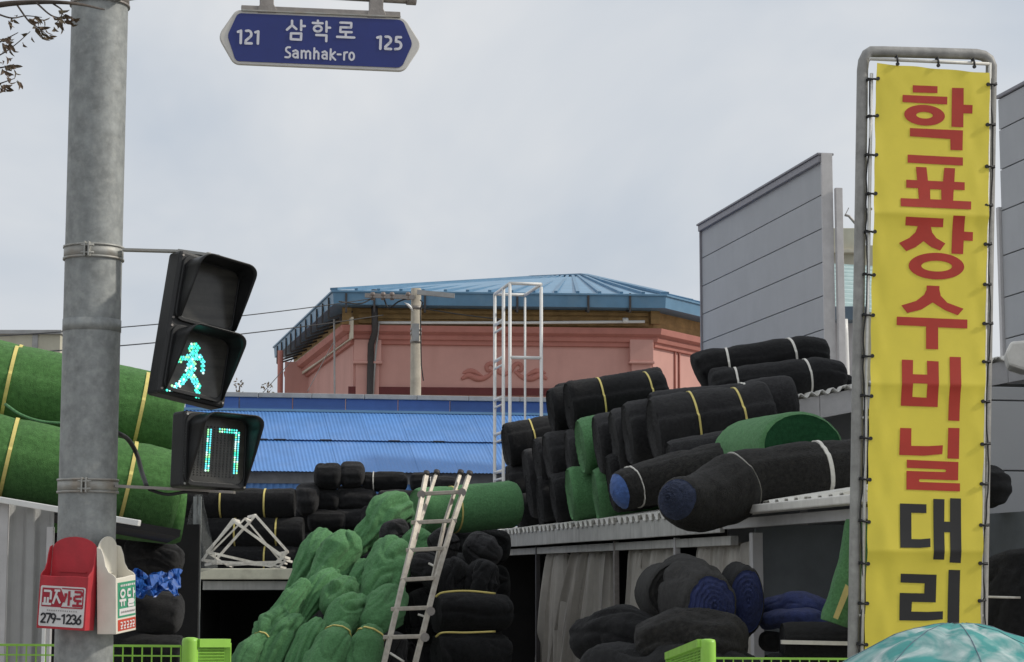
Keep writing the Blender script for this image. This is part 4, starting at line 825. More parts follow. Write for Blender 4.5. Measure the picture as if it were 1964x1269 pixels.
# ------------------------------------------------------------------ rack with cream top
rk = thing('storage_rack', at(480, 1100, 24).xy.to_3d(), 'dark storage rack with a chipped cream top edge left of the green heap', 'rack')
YQ = 23.6
a = at(386, 1101, YQ); b = at(606, 1101, YQ); zt = at(480, 1090, YQ).z; zb2 = at(480, 1111, YQ).z
MB().box(((a.x + b.x) / 2 + 0.35, YQ, (zt + zb2) / 2), b.x - a.x + 0.7, 0.10, zt - zb2).build('top_edge', 'cream_beam', rk, bevel=0.008)
MB().box(((a.x + b.x) / 2 + 0.3, YQ + 3.2, zb2 - 0.01), b.x - a.x + 2.4, 6.2, 0.05).build('top_deck', 'dark_board', rk)
MB().box(((a.x + b.x) / 2 + 0.35, YQ + 0.03, zb2 - 0.07), b.x - a.x + 0.66, 0.05, 0.10).build('lower_rail', 'shed_fascia', rk)
MB().box(((a.x + b.x) / 2 + 0.3, YQ + 1.8, zb2 / 2), b.x - a.x + 2.4, 0.06, zb2 - 0.06).build('back_panel', 'dark_board', rk)  # dark panel put in for the shade under the rack top
MB().box((a.x - 0.05, YQ + 0.9, zb2 / 2), 0.05, 1.7, zb2 - 0.06).build('side_panel', 'dark_board', rk)
MB().bar(V((at(381, 1200, 22.9).x, 22.9, 0)), at(383, 952, 22.9), 0.036, 0.04).build('post', 'galvanised', rk)
MB().bar(V((at(375, 1200, 22.92).x, 22.92, 0)), at(374.5, 952, 22.92), 0.022, 0.04).build('post', 'galvanised', rk)
MB().box((b.x + 0.65, YQ + 0.3, zb2 / 2), 0.06, 0.06, zb2).build('post', 'dark_metal', rk)
# square wire frames on the rack
def wframe(c, r, YF, label, tw):
    t = thing('wire_square', at(c[0][0], 1090, YF), label, 'wire square', 'white square wire frames on the rack')
    P = [at(p[0], p[1], YF + p[2]) for p in c]
    for i in range(4):
        MB().bar(P[i], P[(i + 1) % 4], r, r).build('frame_bar', 'white_wire', t)
    for i in range(4):
        MB().bar(P[i], P[i] + V((tw, 0.10, -0.02)), r, r).build('frame_stub', 'white_wire', t)
    return t
wframe([(397, 1058, 0), (449, 1000, 0), (545, 1068, .1), (520, 1086, .1)], 0.030, 23.8, 'white wire frame leaning at the front of the pile on the rack', 0.05)
wframe([(388, 1074, 0.1), (447, 996, 0.1), (548, 1074, .2), (536, 1086, .2)], 0.028, 24.1, 'white wire frame in the middle of the pile on the rack', 0.06)
wframe([(408, 1080, 0), (490, 988, 0.05), (552, 1058, .1), (530, 1078, .1)], 0.032, 24.4, 'white wire frame standing highest at the back of the pile', -0.1)
wframe([(402, 1062, 0), (470, 994, 0.05), (540, 1078, .1), (436, 1084, .1)], 0.022, 24.25, 'thin wire frame between the larger ones on the rack', 0.05)

# dark goods left of the rack
DG = 'goods piled in the dark gap behind the signal pole'
s = mpp(17.5)
tp = MB()
def tarp(u, v):
    p = at(248 + 100 * u, 1092 + 42 * v + 8 * math.sin(u * 5), 17.0 - 0.5 * v); return p + V((nz((u * 6, v * 5, 0), 1, 3) * .03, nz((u * 8, v * 7, 1), 1, 4) * .12 - 0.2 * v, nz((u * 7, v * 6, 2), 1, 5) * .07 - 0.06 * u * u))
tp.grid(tarp, 26, 16, smooth=False); tag(tp.build('blue_tarp', 'tarp_blue', solid=0.01), 'crumpled bright blue tarp lying on black bundles behind the white box', 'tarp', DG)
soft('net_bundle', [at(222, 1178, 17.6), at(290, 1172, 17.4), at(352, 1178, 17.4)], [40 * s, 44 * s, 38 * s], 'net_charcoal', 'boxy black bundle directly under the blue tarp', 'net bundle', DG, ends='rr', seed=220, lump=0.06, flat=(1.2, 1))
soft('net_bundle', [at(220, 1248, 17.4), at(285, 1250, 17.2), at(356, 1252, 17.2)], [34 * s, 36 * s, 32 * s], 'net_black', 'black bundle behind the left lime fence mesh', 'net bundle', DG, ends='rr', seed=221, lump=0.06, flat=(1.2, 1))
soft('net_bundle', [at(215, 1330, 17.4), at(285, 1330, 17.2), at(360, 1330, 17.2)], [46 * s, 46 * s, 46 * s], 'net_black', 'lowest black bundle in the dark gap', 'net bundle', DG, ends='rr', seed=222, lump=0.06, flat=(1.2, 1))
soft('net_bundle', [at(245, 1065, 18.6), at(300, 1062, 18.5), at(345, 1085, 18.4)], [34 * s, 40 * s, 30 * s], 'net_charcoal', 'dark draped sheet heap under the left roll ends', 'net bundle', DG, ends='rr', seed=223, lump=0.1, crease=0.2)
def nsheet(u, v):
    return at(388 + (-58 + 20 * v) * u * (0.25 + 0.9 * v) + 30 * v * (1 - u), 948 + 140 * v + 20 * u * v, 23.0 + 0.15 * math.sin(u * 9 + v * 2)) + V((0, nz((u * 4, v * 4, 0), 1, 8) * .1, 0))
tag(MB().grid(nsheet, 20, 20).build('shade_netting', 'grey_net'), 'grey translucent netting draped from the thin galvanised rack post', 'netting', DG)
cr_ = thing('wire_crate', at(355, 1104, 22.6), 'small grey wire crate beside the galvanised rack post', 'crate', DG)
for (u, nm) in ((0, 'crate_side'), (1, 'crate_side')):
    m = MB(); y = 22.6 + u * 0.25
    for i in range(9): m.bar(at(332 + i * 5.2, 1072, y), at(332 + i * 5.2, 1106, y), 0.006, 0.006)
    for i in range(6): m.bar(at(332, 1072 + i * 6.8, y), at(374, 1072 + i * 6.8, y), 0.006, 0.006)
    m.build(nm, 'bracket_steel', cr_)

# ------------------------------------------------------------------ ladder
ld = thing('ladder', at(760, 1380, 19.3).xy.to_3d(), 'weathered aluminium folding ladder leaning against the green roll', 'ladder')
Yb, Yt = 19.4, 21.2
def lp(px, py, off=0): return at(px, py, Yb + (Yt - Yb) * (1400 - py) / 490 + off)
railL = [lp(700, 1400), lp(737, 1269), lp(775, 1105), lp(800, 1000), lp(817, 912)]
railR = [lp(768, 1400), lp(797, 1269), lp(838, 1105), lp(869, 1000), lp(899, 912)]
for i, rl in enumerate((railL, railR)):
    MB().tube(rl, 0.031, 4).build('rail', 'aluminium', ld)
rail2L = [lp(778, 1100, .10), lp(806, 1000, .12), lp(836, 910, .12)]; rail2R = [lp(830, 1110, .10), lp(852, 1005, .12), lp(882, 910, .12)]
for rl in (rail2L, rail2R): MB().tube(rl, 0.023, 4).build('inner_rail', 'aluminium', ld)
for (xa_, ya_, xb_, yb_) in ((806, 947, 888, 943), (791, 1002, 876, 998), (781, 1055, 858, 1051), (770, 1112, 838, 1108), (752, 1168, 828, 1165), (737, 1222, 816, 1220), (722, 1280, 800, 1280), (708, 1340, 785, 1340)):
    a = lp(xa_, ya_); b = lp(xb_, yb_); a = a.lerp(b, -0.03); MB().bar(a, b, 0.05, 0.042).build('rung', 'aluminium', ld, bevel=0.006)
for (px, py) in ((808, 948), (886, 944), (826, 1172), (815, 1222)):
    MB().tube([lp(px, py, -.05), lp(px, py, .06)], 0.045, 10).build('hinge', 'bracket_steel', ld)
for rl in (railL, railR, rail2L, rail2R):
    MB().tube([rl[-1], rl[-1] + (rl[-1] - rl[-2]).normalized() * 0.05], 0.034, 8).build('end_cap', 'dark_metal', ld)
for a_, b_ in (((822, 1080), (846, 1092)), ((802, 1178), (820, 1184)), ((748, 1252), (775, 1269))): MB().tube([lp(*a_, .12), lp(*b_, .12)], 0.012, 6).build('brace', 'white_wire', ld)

# ------------------------------------------------------------------ white tubular tower
YT = 36.0
tw = thing('frame_tower', at(990, 1100, YT).xy.to_3d(), 'tall white tubular steel frame tower in front of the pink hall', 'tower')
Cn = at(978, 543, YT); Dn = at(1038, 550, YT + 0.12)
k = 1.45
Af = Cn + DV * k; Bm = Cn + DV * (k * 0.42); Ef = Dn + DV * k
rr = 0.030
def gz(p, z): return V((p.x, p.y, z))
for p in (Cn, Dn, Af, Bm, Ef): MB().tube([gz(p, 0), gz(p, p.z + (0 if p in (Cn, Dn, Af, Ef) else 0))], rr if p is not Ef else rr * 0.7, 8).build('post', 'white_pipe', tw)
for a, b in ((Cn, Dn), (Cn, Af), (Af, Ef), (Dn, Ef)): MB().tube([gz(a, Cn.z), gz(b, Cn.z)], rr, 8).build('top_rail', 'white_pipe', tw)
z = at(978, 685, YT).z; MB().tube([gz(Cn, z), gz(Dn, z)], rr, 8).build('cross_rail', 'white_pipe', tw)
for py in (620, 690, 765, 832, 905):
    z = at(955, py, YT + k * .8).z
    MB().tube([gz(Af, z), gz(Bm, z)], rr, 8).build('rung', 'white_pipe', tw)
    MB().tube([gz(Af, z - 0.14), gz(Bm, z - 0.14)], rr * 0.7, 8).build('rung', 'white_pipe', tw)

# ------------------------------------------------------------------ signal pole
YO = 10.0
pc = at(160, 1269, YO); PX = pc.x; PR = 0.142
sp = thing('signal_pole', V((PX, YO, 0)), 'thick galvanised steel signal pole at the left with clamp bands', 'pole')
MB().tube([V((PX, YO, z)) for z in (0, 1, 2, 3, 4, 5, 6.5)], PR, 48).build('shaft', 'galvanised', sp)
MB().tube([V((PX, YO, 0.0)), V((PX, YO, 0.14))], 0.26, 24).build('base_plate', 'galvanised', sp)
def zpx(py, Y=YO): return at(165, py, Y).z
def band(py, h, mt='galv_band', lug=None):
    z = zpx(py, YO - PR); o = MB().tube([V((PX, YO, z - h / 2)), V((PX, YO, z + h / 2))], PR + 0.006, 40).tube([V((PX, YO, z - h / 2 - .004)), V((PX, YO, z - h / 2 + .006))], PR + 0.010, 40).tube([V((PX, YO, z + h / 2 - .006)), V((PX, YO, z + h / 2 + .004))], PR + 0.010, 40).build('clamp_band', mt, sp)
    if lug is not None:
        a = math.radians(lug); c = V((PX + (PR + .02) * math.sin(a), YO - (PR + .02) * math.cos(a), z))
        t = V((math.cos(a), math.sin(a), 0)); r = V((math.sin(a), -math.cos(a), 0))
        MB().box(c, 0.008, 0.04, h + 0.012, (t, r, Z_)).box(c + t * 0.02, 0.008, 0.04, h + 0.012, (t, r, Z_)).build('lug', 'galv_band', o, bevel=0.002)
        for dz in (-h * .3, h * .3): MB().tube([c + Z_ * dz - t * 0.02 + r * .008, c + Z_ * dz + t * 0.045 + r * .008], 0.006, 6).build('bolt', 'galv_band', o)
band(478, 0.062, 'galv_band', -3); band(930, 0.062, 'galv_band', 2)
MB().tube([V((PX, YO, zpx(630, YO - PR))), V((PX, YO, zpx(607, YO - PR)))], PR + 0.003, 40).build('weld_collar', 'galvanised', sp)
band(-20, 0.09, 'bracket_steel', 40)

# arm carrying the street sign: runs along EV
ES = EV
arm0 = V((PX, YO, 0)) + ES * 0.0
zs = at(600, 4, YO + .1).z
armz = at(740, -16, YO + 0.2).z
ao = MB().tube([V((PX, YO, armz)) + ES * (PR * .8), V((PX, YO, armz)) + ES * 1.60], 0.032, 14).build('arm', 'bracket_steel', sp)
MB().tube([V((PX, YO, armz)) + ES * 1.58, V((PX, YO, armz)) + ES * 1.63], 0.037, 14).build('arm_cap', 'bracket_steel', ao)
MB().prism([V((PX, YO, armz)) + ES * 0.12 + Z_ * 0.03 , V((PX, YO, armz)) + ES * 0.12 - Z_ * 0.10, V((PX, YO, armz)) + ES * 0.19 - Z_ * 0.085, V((PX, YO, armz)) + ES * 0.33 + Z_ * 0.0], V((0.0, 0.012, 0))).build('gusset', 'bracket_steel', sp)

# ------------------------------------------------------------------ street name sign
plS = Pl(V((PX, YO, 0)) + ES * 0.6 + ES.cross(Z_) * 0.035, ES)
sg = thing('street_sign', plS.p(613, 75), 'blue hexagonal street name sign hanging from the pole arm', 'sign')
def rounded(poly, rads, n=6):
    out = []; m = len(poly)
    for i in range(m):
        p = V((*poly[i], 0)); a = V((*poly[i - 1], 0)); b = V((*poly[(i + 1) % m], 0)); da = (a - p).normalized(); db = (b - p).normalized(); r = rads[i]
        for k in range(n + 1):
            t = k / n; q = (p + da * r) * (1 - t) ** 2 + p * 2 * t * (1 - t) + (p + db * r) * t ** 2; out.append((q.x, q.y))
    return out
outer = rounded([(453, 18), (776, 34), (809, 86), (776, 136), (449, 122), (418, 68)], [10, 12, 14, 12, 12, 14])
inner = rounded([(456, 25), (772, 38), (791, 84), (770, 130), (452, 117), (436, 68)], [8, 10, 8, 10, 8, 8])
MB().prism([plS.p(*p, 0.0) for p in outer], -plS.n * 0.03).build('plate', 'sign_rim', sg, bevel=0.004)
MB().prism([plS.p(*p, 0.004) for p in inner], -plS.n * 0.003).build('face', 'sign_blue', sg)
def C1(p): return plS.loc(530 + p[0] / 11.535, 20 + p[1] / 11.535)
def C2(p): return plS.loc(440 + p[0] / 15.86, 30 + p[1] / 15.86)
def C3(p): return plS.loc(700 + p[0] / 11.535, 30 + p[1] / 11.535)
q = mpp(YO)
W1 = 56 / 11.535 * q; W2 = 46 / 11.535 * q; W3 = 82 / 15.86 * q; W4 = 62 / 11.535 * q
LETTERS = [
 (C1, W1, [[(345, 232), (345, 330), (232, 430)], [(345, 330), (440, 415)], [(548, 228), (545, 440)], [(550, 350), (628, 350)], [(322, 512), (548, 515), (542, 655), (318, 640), (322, 512)]]),
 (C1, W1, [[(917, 230), (917, 270)], [(805, 280), (1020, 287)], [(1108, 255), (1105, 475)], [(1108, 385), (1185, 387)], [(880, 548), (1105, 556), (1100, 685)], arcpts(914, 408, 85, 62, 0, 360, 24)]),
 (C1, W1, [[(1415, 275), (1655, 284), (1650, 382), (1418, 375), (1412, 478), (1662, 486)], [(1532, 490), (1532, 590)], [(1340, 588), (1720, 605)]]),
 (C1, W2, [[(300, 820)] + arcpts(262, 870, 52, 52, 290, 140, 8) + arcpts(255, 990, 50, 52, -45, 95, 8) + [(195, 1036)]]),
 (C1, W2, [[(370, 905), (425, 885), (470, 915), (474, 1050)], arcpts(420, 1000, 52, 46, 0, 360, 16)]),
 (C1, W2, [[(556, 895), (556, 1055)], [(556, 930), (610, 895), (648, 930), (648, 1060)], [(648, 930), (705, 900), (745, 935), (745, 1070)]]),
 (C1, W2, [[(838, 840), (832, 1070)], [(835, 950), (890, 905), (930, 950), (930, 1075)]]),
 (C1, W2, [[(1018, 928), (1070, 908), (1112, 940), (1114, 1075)], arcpts(1062, 1025, 50, 46, 0, 360, 16)]),
 (C1, W2, [[(1202, 862), (1192, 1090)], [(1295, 925), (1208, 1000), (1300, 1095)]]), (C1, W2, [[(1352, 975), (1420, 978)]]),
 (C1, W2, [[(1500, 935), (1494, 1095)], [(1497, 975), (1525, 935), (1565, 930)]]), (C1, W2, [arcpts(1663, 1018, 52, 82, 0, 360, 20)]),
 (C2, W3, [[(258, 500), (350, 465), (340, 840)]]), (C2, W3, [[(505, 470)] + arcpts(570, 570, 95, 105, 250, 400, 10) + [(500, 760), (485, 845), (672, 848)]]), (C2, W3, [[(790, 510), (875, 485), (862, 855)]]),
 (C3, W4, [[(270, 490), (345, 470), (335, 735)]]), (C3, W4, [[(455, 470)] + arcpts(495, 545, 75, 75, 255, 395, 10) + [(450, 690), (445, 735), (570, 742)]]), (C3, W4, [[(790, 482), (690, 482), (682, 580)] + arcpts(715, 660, 80, 82, -70, 95, 10) + [(665, 745)]])]
for cm, wd, ls_ in LETTERS:
    lt = MB()
    for l in ls_: stroke(lt, plS, [cm(p) for p in l], wd, 0.0062)
    lt.build('letter', 'sign_white', sg)
# hanger rail and straps
MB().bar(plS.p(463, 14, -0.012), plS.p(768, 27, -0.012), 0.03, 0.026).build('hanger_rail', 'bracket_steel', sg, bevel=0.003)
MB().bar(plS.p(463, 19.5, -0.004), plS.p(768, 32.5, -0.004), 0.03, 0.007).build('hanger_lip', 'galv_band', sg)
for px in (511, 721):
    y = 8 + (px - 463) * 0.043; w0 = 17
    MB().prism([plS.p(px - w0, y + 14, 0.008), plS.p(px + w0 + 2, y + 15, 0.008), plS.p(px + w0 + 2, y + 8, 0.008), plS.p(px + w0 - 3, y - 2, 0.008), plS.p(px + w0 - 3, -40, 0.008), plS.p(px - w0 + 5, -40, 0.008), plS.p(px - w0 + 5, y - 3, 0.008), plS.p(px - w0, y + 6, 0.008)], -plS.n * 0.05).build('hanger_strap', 'bracket_steel', sg, bevel=0.003)

# ------------------------------------------------------------------ pedestrian signals
def basis(c, yaw, roll, pitch=0):
    R = Matrix.Rotation(math.radians(yaw), 4, 'Z') @ Matrix.Rotation(math.radians(pitch), 4, 'X') @ Matrix.Rotation(math.radians(roll), 4, 'Y')
    return V(c), (R @ X_).to_3d(), (R @ Y_).to_3d(), (R @ Z_).to_3d()
def hood(B, cx, cz, a, b, rc, d_top, d_low, y0):
    """hood round three sides of a lens: returns a mesh builder"""
    c, ux, uy, uz = B; pts = []
    pts.append((-a, -b)); pts.append((-a, 0)); pts.append((-a, b - rc))
    pts += [(-a + rc + rc * math.cos(math.radians(t)), b - rc + rc * math.sin(math.radians(t))) for t in range(180, 89, -15)]
    pts += [(a - rc + rc * math.cos(math.radians(t)), b - rc + rc * math.sin(math.radians(t))) for t in range(90, -1, -15)]
    pts += [(a, 0), (a, -b)]
    n = len(pts); m = MB()
    def dep(z):
        t = (z + b) / (2 * b); return d_low + (d_top - d_low) * min(1, max(0, t * 1.08)) ** 0.9
    def fn(u, v):
        p = pts[round(u * (n - 1))]; return c + ux * (cx + p[0]) + uz * (cz + p[1]) - uy * (y0 + dep(p[1]) * v)
    return m.grid(fn, n - 1, 4)
def rrect(B, cx, cz, a, b, rc, y):
    c, ux, uy, uz = B; out = []
    for (sx, sz, t0) in ((1, 1, 0), (-1, 1, 90), (-1, -1, 180), (1, -1, 270)):
        for k in range(6):
            t = math.radians(t0 + 18 * k); out.append(c + ux * (cx + sx * (a - rc) + rc * math.cos(t)) + uz * (cz + sz * (b - rc) + rc * math.sin(t)) - uy * y)
    return out
def ring(m, B, cx, cz, a, b, rc, wd, y, dp):
    o = rrect(B, cx, cz, a, b, rc, y); i = rrect(B, cx, cz, a - wd, b - wd, max(.005, rc - wd * .6), y); n = len(o); off = B[2] * dp
    m.add(o + i + [p + off for p in o] + [p + off for p in i], [[k, (k + 1) % n, n + (k + 1) % n, n + k] for k in range(n)] + [[k, 2 * n + k, 2 * n + (k + 1) % n, (k + 1) % n] for k in range(n)] + [[n + k, n + (k + 1) % n, 3 * n + (k + 1) % n, 3 * n + k] for k in range(n)])
    return m
YAW = 37
W_, H_, D_ = 0.375, 0.73, 0.13
B = basis(at(377, 634, 9.98), YAW, 9.5, -1.5)
sig = thing('pedestrian_signal', B[0] - B[3] * (H_ / 2), 'two aspect pedestrian signal tilted on the pole showing a green walking figure', 'traffic signal')
MB().box(B[0], W_, D_, H_, (B[1], B[2], B[3])).build('housing', 'signal_black', sig, bevel=0.015)
ctr = (0.178, -0.178)
for i, cz in enumerate(ctr):
    m = MB(); ring(m, B, 0, cz, 0.168, 0.168, 0.045, 0.02, D_ / 2 + 0.016, 0.02); m.build('lens_frame', 'signal_black', sig, bevel=0.003)
    ln = MB().prism(rrect(B, 0, cz, 0.15, 0.15, 0.04, D_ / 2 + 0.006), B[2] * 0.004).build('lens', 'lens_dark', sig)
    hood(B, 0, cz, 0.155, 0.155, 0.055, 0.19, 0.05 if i == 0 else 0.02, D_ / 2 + 0.004).build('visor', 'visor_black', sig, solid=0.005)
for (sx, sz) in ((-.17, .34), (-.17, .02), (-.17, -.02), (-.17, -.34), (.17, -.34)):
    MB().tube([B[0] + B[1] * sx + B[3] * sz - B[2] * (D_ / 2 - .002), B[0] + B[1] * sx + B[3] * sz - B[2] * (D_ / 2 + .006)], 0.006, 8).build('screw', 'bracket_steel', sig)
plL = Pl(B[0] - B[2] * (D_ / 2 + 0.008), B[1], B[3])
random.seed(5)
caps = [((371, 668), (371, 668), 10.5), ((368, 686), (364, 718), 8.5), ((360, 683), (346, 690), 4.5), ((348, 690), (332, 694), 4.5), ((378, 682), (388, 692), 5), ((389, 694), (389, 712), 4), ((360, 718), (344, 736), 6), ((344, 736), (322, 748), 5), ((366, 718), (378, 742), 6), ((378, 742), (377, 763), 5.5)]
def dseg(p, a, b):
    p, a, b = V((*p, 0)), V((*a, 0)), V((*b, 0)); d = b - a; t = 0 if d.length < 1e-6 else max(0, min(1, (p - a).dot(d) / d.dot(d))); return (p - a - d * t).length
fig = MB(); st = 4.9
def led(m, pl, px, py, r, mi, h=0.004):
    c = pl.p(px, py, h); m.add([c + (pl.ux * math.cos(t * math.pi / 4) + pl.uz * math.sin(t * math.pi / 4)) * r for t in range(8)] + [c + pl.n * r * 0.6], [[t, (t + 1) % 8, 8] for t in range(8)], mi)
for j in range(26):
    for i in range(22):
        px = 315 + (i + 0.5 * (j % 2)) * st; py = 655 + j * st * 0.87
        if any(dseg((px, py), a, b) < r for a, b, r in caps):
            led(fig, plL, px + random.uniform(-.7, .7), py + random.uniform(-.7, .7), 0.0066, random.choice([0, 0, 1, 1, 2, 3]))
fig.build('walking_figure', ['led_green', 'led_cyan', 'led_lime', 'led_white'], sig)
# mounting bars
a0 = V((PX, YO, zpx(478))); tb = B[0] + B[3] * (H_ / 2 + 0.012)
MB().bar(at(236, 479, 9.96), at(345, 482, 9.97), 0.05, 0.012).bar(at(343, 481, 9.97), at(422, 492, 9.96), 0.05, 0.014).build('top_bracket', 'galv_band', sig)
MB().tube([at(400, 490, 9.95), at(400, 484, 9.95)], 0.012, 8).build('bracket_bolt', 'galv_band', sig)
# countdown unit
H2, W2_ = 0.375, 0.365
B2 = basis(at(402, 866, 9.97), YAW, 2.0, -1.0)
cdn = thing('countdown_signal', B2[0] - B2[3] * (H2 / 2), 'square countdown signal showing the number 17 in green dots', 'traffic signal')
MB().box(B2[0], W2_, D_, H2, (B2[1], B2[2], B2[3])).build('housing', 'signal_black', cdn, bevel=0.015)
m = MB(); ring(m, B2, 0, 0, 0.175, 0.18, 0.05, 0.022, D_ / 2 + 0.016, 0.02); m.build('lens_frame', 'signal_black', cdn, bevel=0.003)
MB().prism(rrect(B2, 0, 0, 0.155, 0.16, 0.04, D_ / 2 + 0.006), B2[2] * 0.004).build('lens', 'lens_dark', cdn)
hood(B2, 0, 0, 0.16, 0.168, 0.055, 0.19, 0.02, D_ / 2 + 0.004).build('visor', 'visor_black', cdn, solid=0.005)
plC = Pl(B2[0] - B2[2] * (D_ / 2 + 0.008), B2[1], B2[3])
dg = MB()
for i in range(19):
    t = i / 18
    for dx in (-2.6, 2.6):
        led(dg, plC, 401.5 - 5.5 * t + dx, 824 + 78 * t, 0.0052, random.choice([0, 1, 1, 2, 3]))
        led(dg, plC, 455 - 4.5 * t + dx, 830 + 77 * t, 0.0052, random.choice([0, 1, 1, 2, 3]))
for i in range(8):
    for dy in (-2.4, 2.4): led(dg, plC, 421 + i * 4.6, 825 + dy + i * 0.4, 0.0052, random.choice([0, 1, 2, 3]))
dg.build('lit_number', ['led_green', 'led_cyan', 'led_lime', 'led_white'], cdn)
off = MB()
for i in range(15):
    for j in range(20): led(off, plC, 357 + i * 6.9 - j * 0.3, 815 + j * 4.9 + i * 0.5, 0.0038, 0, 0.0015)
off.build('unlit_dots', 'led_off', cdn, kind='stuff')
MB().bar(at(222, 932, 9.96), at(345, 938, 9.97), 0.05, 0.014).bar(at(340, 938, 9.97), at(450, 944, 9.96), 0.06, 0.012).build('bottom_bracket', 'bracket_steel', cdn)
MB().tube(catmull([at(285, 938, 9.98), at(320, 948, 9.97), at(360, 943, 9.96), at(400, 946, 9.97)], 14), 0.009, 6).build('cable', 'cable_black', cdn)
for (sx, sz) in ((-.165, .17), (-.165, -.17), (.165, -.17)):
    MB().tube([B2[0] + B2[1] * sx + B2[3] * sz - B2[2] * (D_ / 2 - .002), B2[0] + B2[1] * sx + B2[3] * sz - B2[2] * (D_ / 2 + .006)], 0.006, 8).build('screw', 'galv_band', cdn)

# ------------------------------------------------------------------ leaflet boxes strapped to the pole
def leaflet_box(c, yaw, roll, wd, Hb, hf, dp, mat, name, label):
    Bx = basis(c, yaw, roll, 0); o, ux, uy, uz = Bx; t = 0.007
    root = thing('leaflet_box', o, label, 'leaflet box')
    P = lambda x, y, z: o + ux * x - uy * y + uz * z
    wb = wd * 0.93
    arch = [(-wb / 2, 0), (wb / 2, 0), (wb / 2, Hb * 0.86)] + [(wb / 2 * math.cos(math.radians(a)), Hb * 0.86 + Hb * 0.14 * math.sin(math.radians(a))) for a in range(15, 180, 15)] + [(-wb / 2, Hb * 0.86)]
    MB().prism([P(x, t, z) for x, z in arch], uy * t).build('back_plate', mat, root, bevel=0.002)
    prof = [(0, 0), (dp, 0), (dp * 1.0, hf), (dp * 0.9, hf + 0.012), (dp * 0.62, hf + 0.028), (dp * 0.45, hf + 0.06), (dp * 0.38, Hb * 0.80), (dp * 0.25, Hb * 0.88), (0, Hb * 0.90)]
    for sx in (-1, 1):
        MB().prism([P(sx * wd / 2, y, z) for y, z in prof], -ux * (sx * t)).build('side_panel', mat, root, bevel=0.003)
    fr = MB(); fr.prism([P(x, dp, z) for x, z in ((-wd / 2, 0), (wd / 2, 0), (wd / 2, hf), (wd * 0.25, hf + 0.002), (-wd * 0.25, hf - 0.004), (-wd / 2, hf))], uy * t); fr.build('front_panel', mat, root, bevel=0.004)
    MB().prism([P(-wd / 2 + t, 0, 0), P(wd / 2 - t, 0, 0), P(wd / 2 - t, dp - t, 0), P(-wd / 2 + t, dp - t, 0)], uz * t).build('bottom', mat, root)
    # sloping lip inside
    MB().prism([P(-wd / 2 + t, dp - t, hf - 0.002), P(wd / 2 - t, dp - t, hf - 0.002), P(wd / 2 - t, dp * 0.35, hf * 0.96), P(-wd / 2 + t, dp * 0.35, hf * 0.96)], -uz * 0.004).build('inner_ledge', mat, root)
    MB().bar(P(-wb * 0.3, t + .004, Hb * 0.62), P(wb * 0.3, t + .004, Hb * 0.62), 0.006, 0.006).build('mould_line', mat, root)
    return root, Pl(P(0, dp, 0), ux, uz)
pole = V((PX, YO, 0))
ya = -14; n_ = V((math.sin(math.radians(ya)), -math.cos(math.radians(ya)), 0))
zb_ = at(120, 1207, 9.75).z
rb, plB = leaflet_box(pole + n_ * (PR + 0.004) + Z_ * zb_ + V((-.005, 0, 0)), ya, 3.0, 0.255, 0.445, 0.255, 0.10, 'red_plastic', 'red', 'red plastic leaflet box with white telephone sticker strapped to the pole')
MB().prism([plB.w(x, z, 0.0015) for x, z in rounded([(-.118, .012), (.118, .012), (.118, .205), (-.118, .205)], [.01] * 4, 3)], -plB.n * 0.001).build('sticker', 'sticker_white', rb)
MB().prism([plB.w(x, z, 0.003) for x, z in ((-.108, .105), (-.005, .105), (.012, .150), (-.012, .195), (-.108, .195))], -plB.n * 0.001).build('sticker_block', 'sticker_red', rb)
e_ = MB()
for l in ([(-.005, .195), (.108, .195), (.108, .105), (-.005, .105)],): stroke(e_, plB, l, 0.006, 0.0035, rnd=False)
for l in ([(.035, .185), (.035, .115)], [(.035, .150), (.050, .150)], [(.062, .182), (.100, .182), (.100, .162), (.064, .160), (.064, .140), (.102, .140)], [(.082, .140), (.082, .118)], [(.055, .117), (.108, .117)], [(.010, .168), (.026, .168)], [(.020, .165), (.008, .130)]):
    stroke(e_, plB, l, 0.012, 0.0040, rnd=False)
e_.build('red_lettering', 'sticker_red', rb)
e_ = MB()
for l in ([(-.098, .180), (-.060, .180), (-.060, .140)], [(-.090, .150), (-.090, .122)], [(-.074, .150), (-.074, .122)], [(-.102, .118), (-.055, .118)], [(-.042, .184), (-.012, .184)], [(-.028, .182), (-.046, .120)], [(-.030, .160), (-.008, .124)]):
    stroke(e_, plB, l, 0.011, 0.0045, rnd=False)
e_.build('white_lettering', 'sticker_white', rb)
e_ = MB(); digits(e_, plB, '279-1236', -.106, .030, .042, .0085, .0268, 0.0032); e_.build('telephone_number', 'ink', rb)
e_ = MB()
for k in range(14): stroke(e_, plB, [(-.075 + k * .0115, .088), (-.069 + k * .0115, .089)], 0.006, 0.0032, rnd=False)
e_.build('small_print', 'ink_faint', rb, kind='stuff')
ya = 66; n_ = V((math.sin(math.radians(ya)), -math.cos(math.radians(ya)), 0))
zb_ = at(230, 1212, 9.9).z
wb_, plB = leaflet_box(pole + n_ * (PR + 0.004) + Z_ * zb_ + V((-.004, -0.02, 0)), ya + 10, -4.0, 0.225, 0.465, 0.27, 0.10, 'white_plastic', 'white', 'cream plastic leaflet box with green and red sticker facing right on the pole')
MB().prism([plB.w(x, z, 0.0015) for x, z in ((-.095, .075), (.105, .075), (.105, .245), (-.095, .245))], -plB.n * 0.001).build('sticker', 'sticker_green', wb_)
MB().prism([plB.w(x, z, 0.0015) for x, z in ((-.095, .012), (.105, .012), (.105, .066), (-.095, .066))], -plB.n * 0.001).build('sticker', 'sticker_orange', wb_)
MB().prism([plB.w(x, z, 0.003) for x, z in ((-.08, .085), (.10, .085), (.10, .118), (-.08, .118))], -plB.n * 0.001).build('sticker_block', 'sticker_white', wb_)
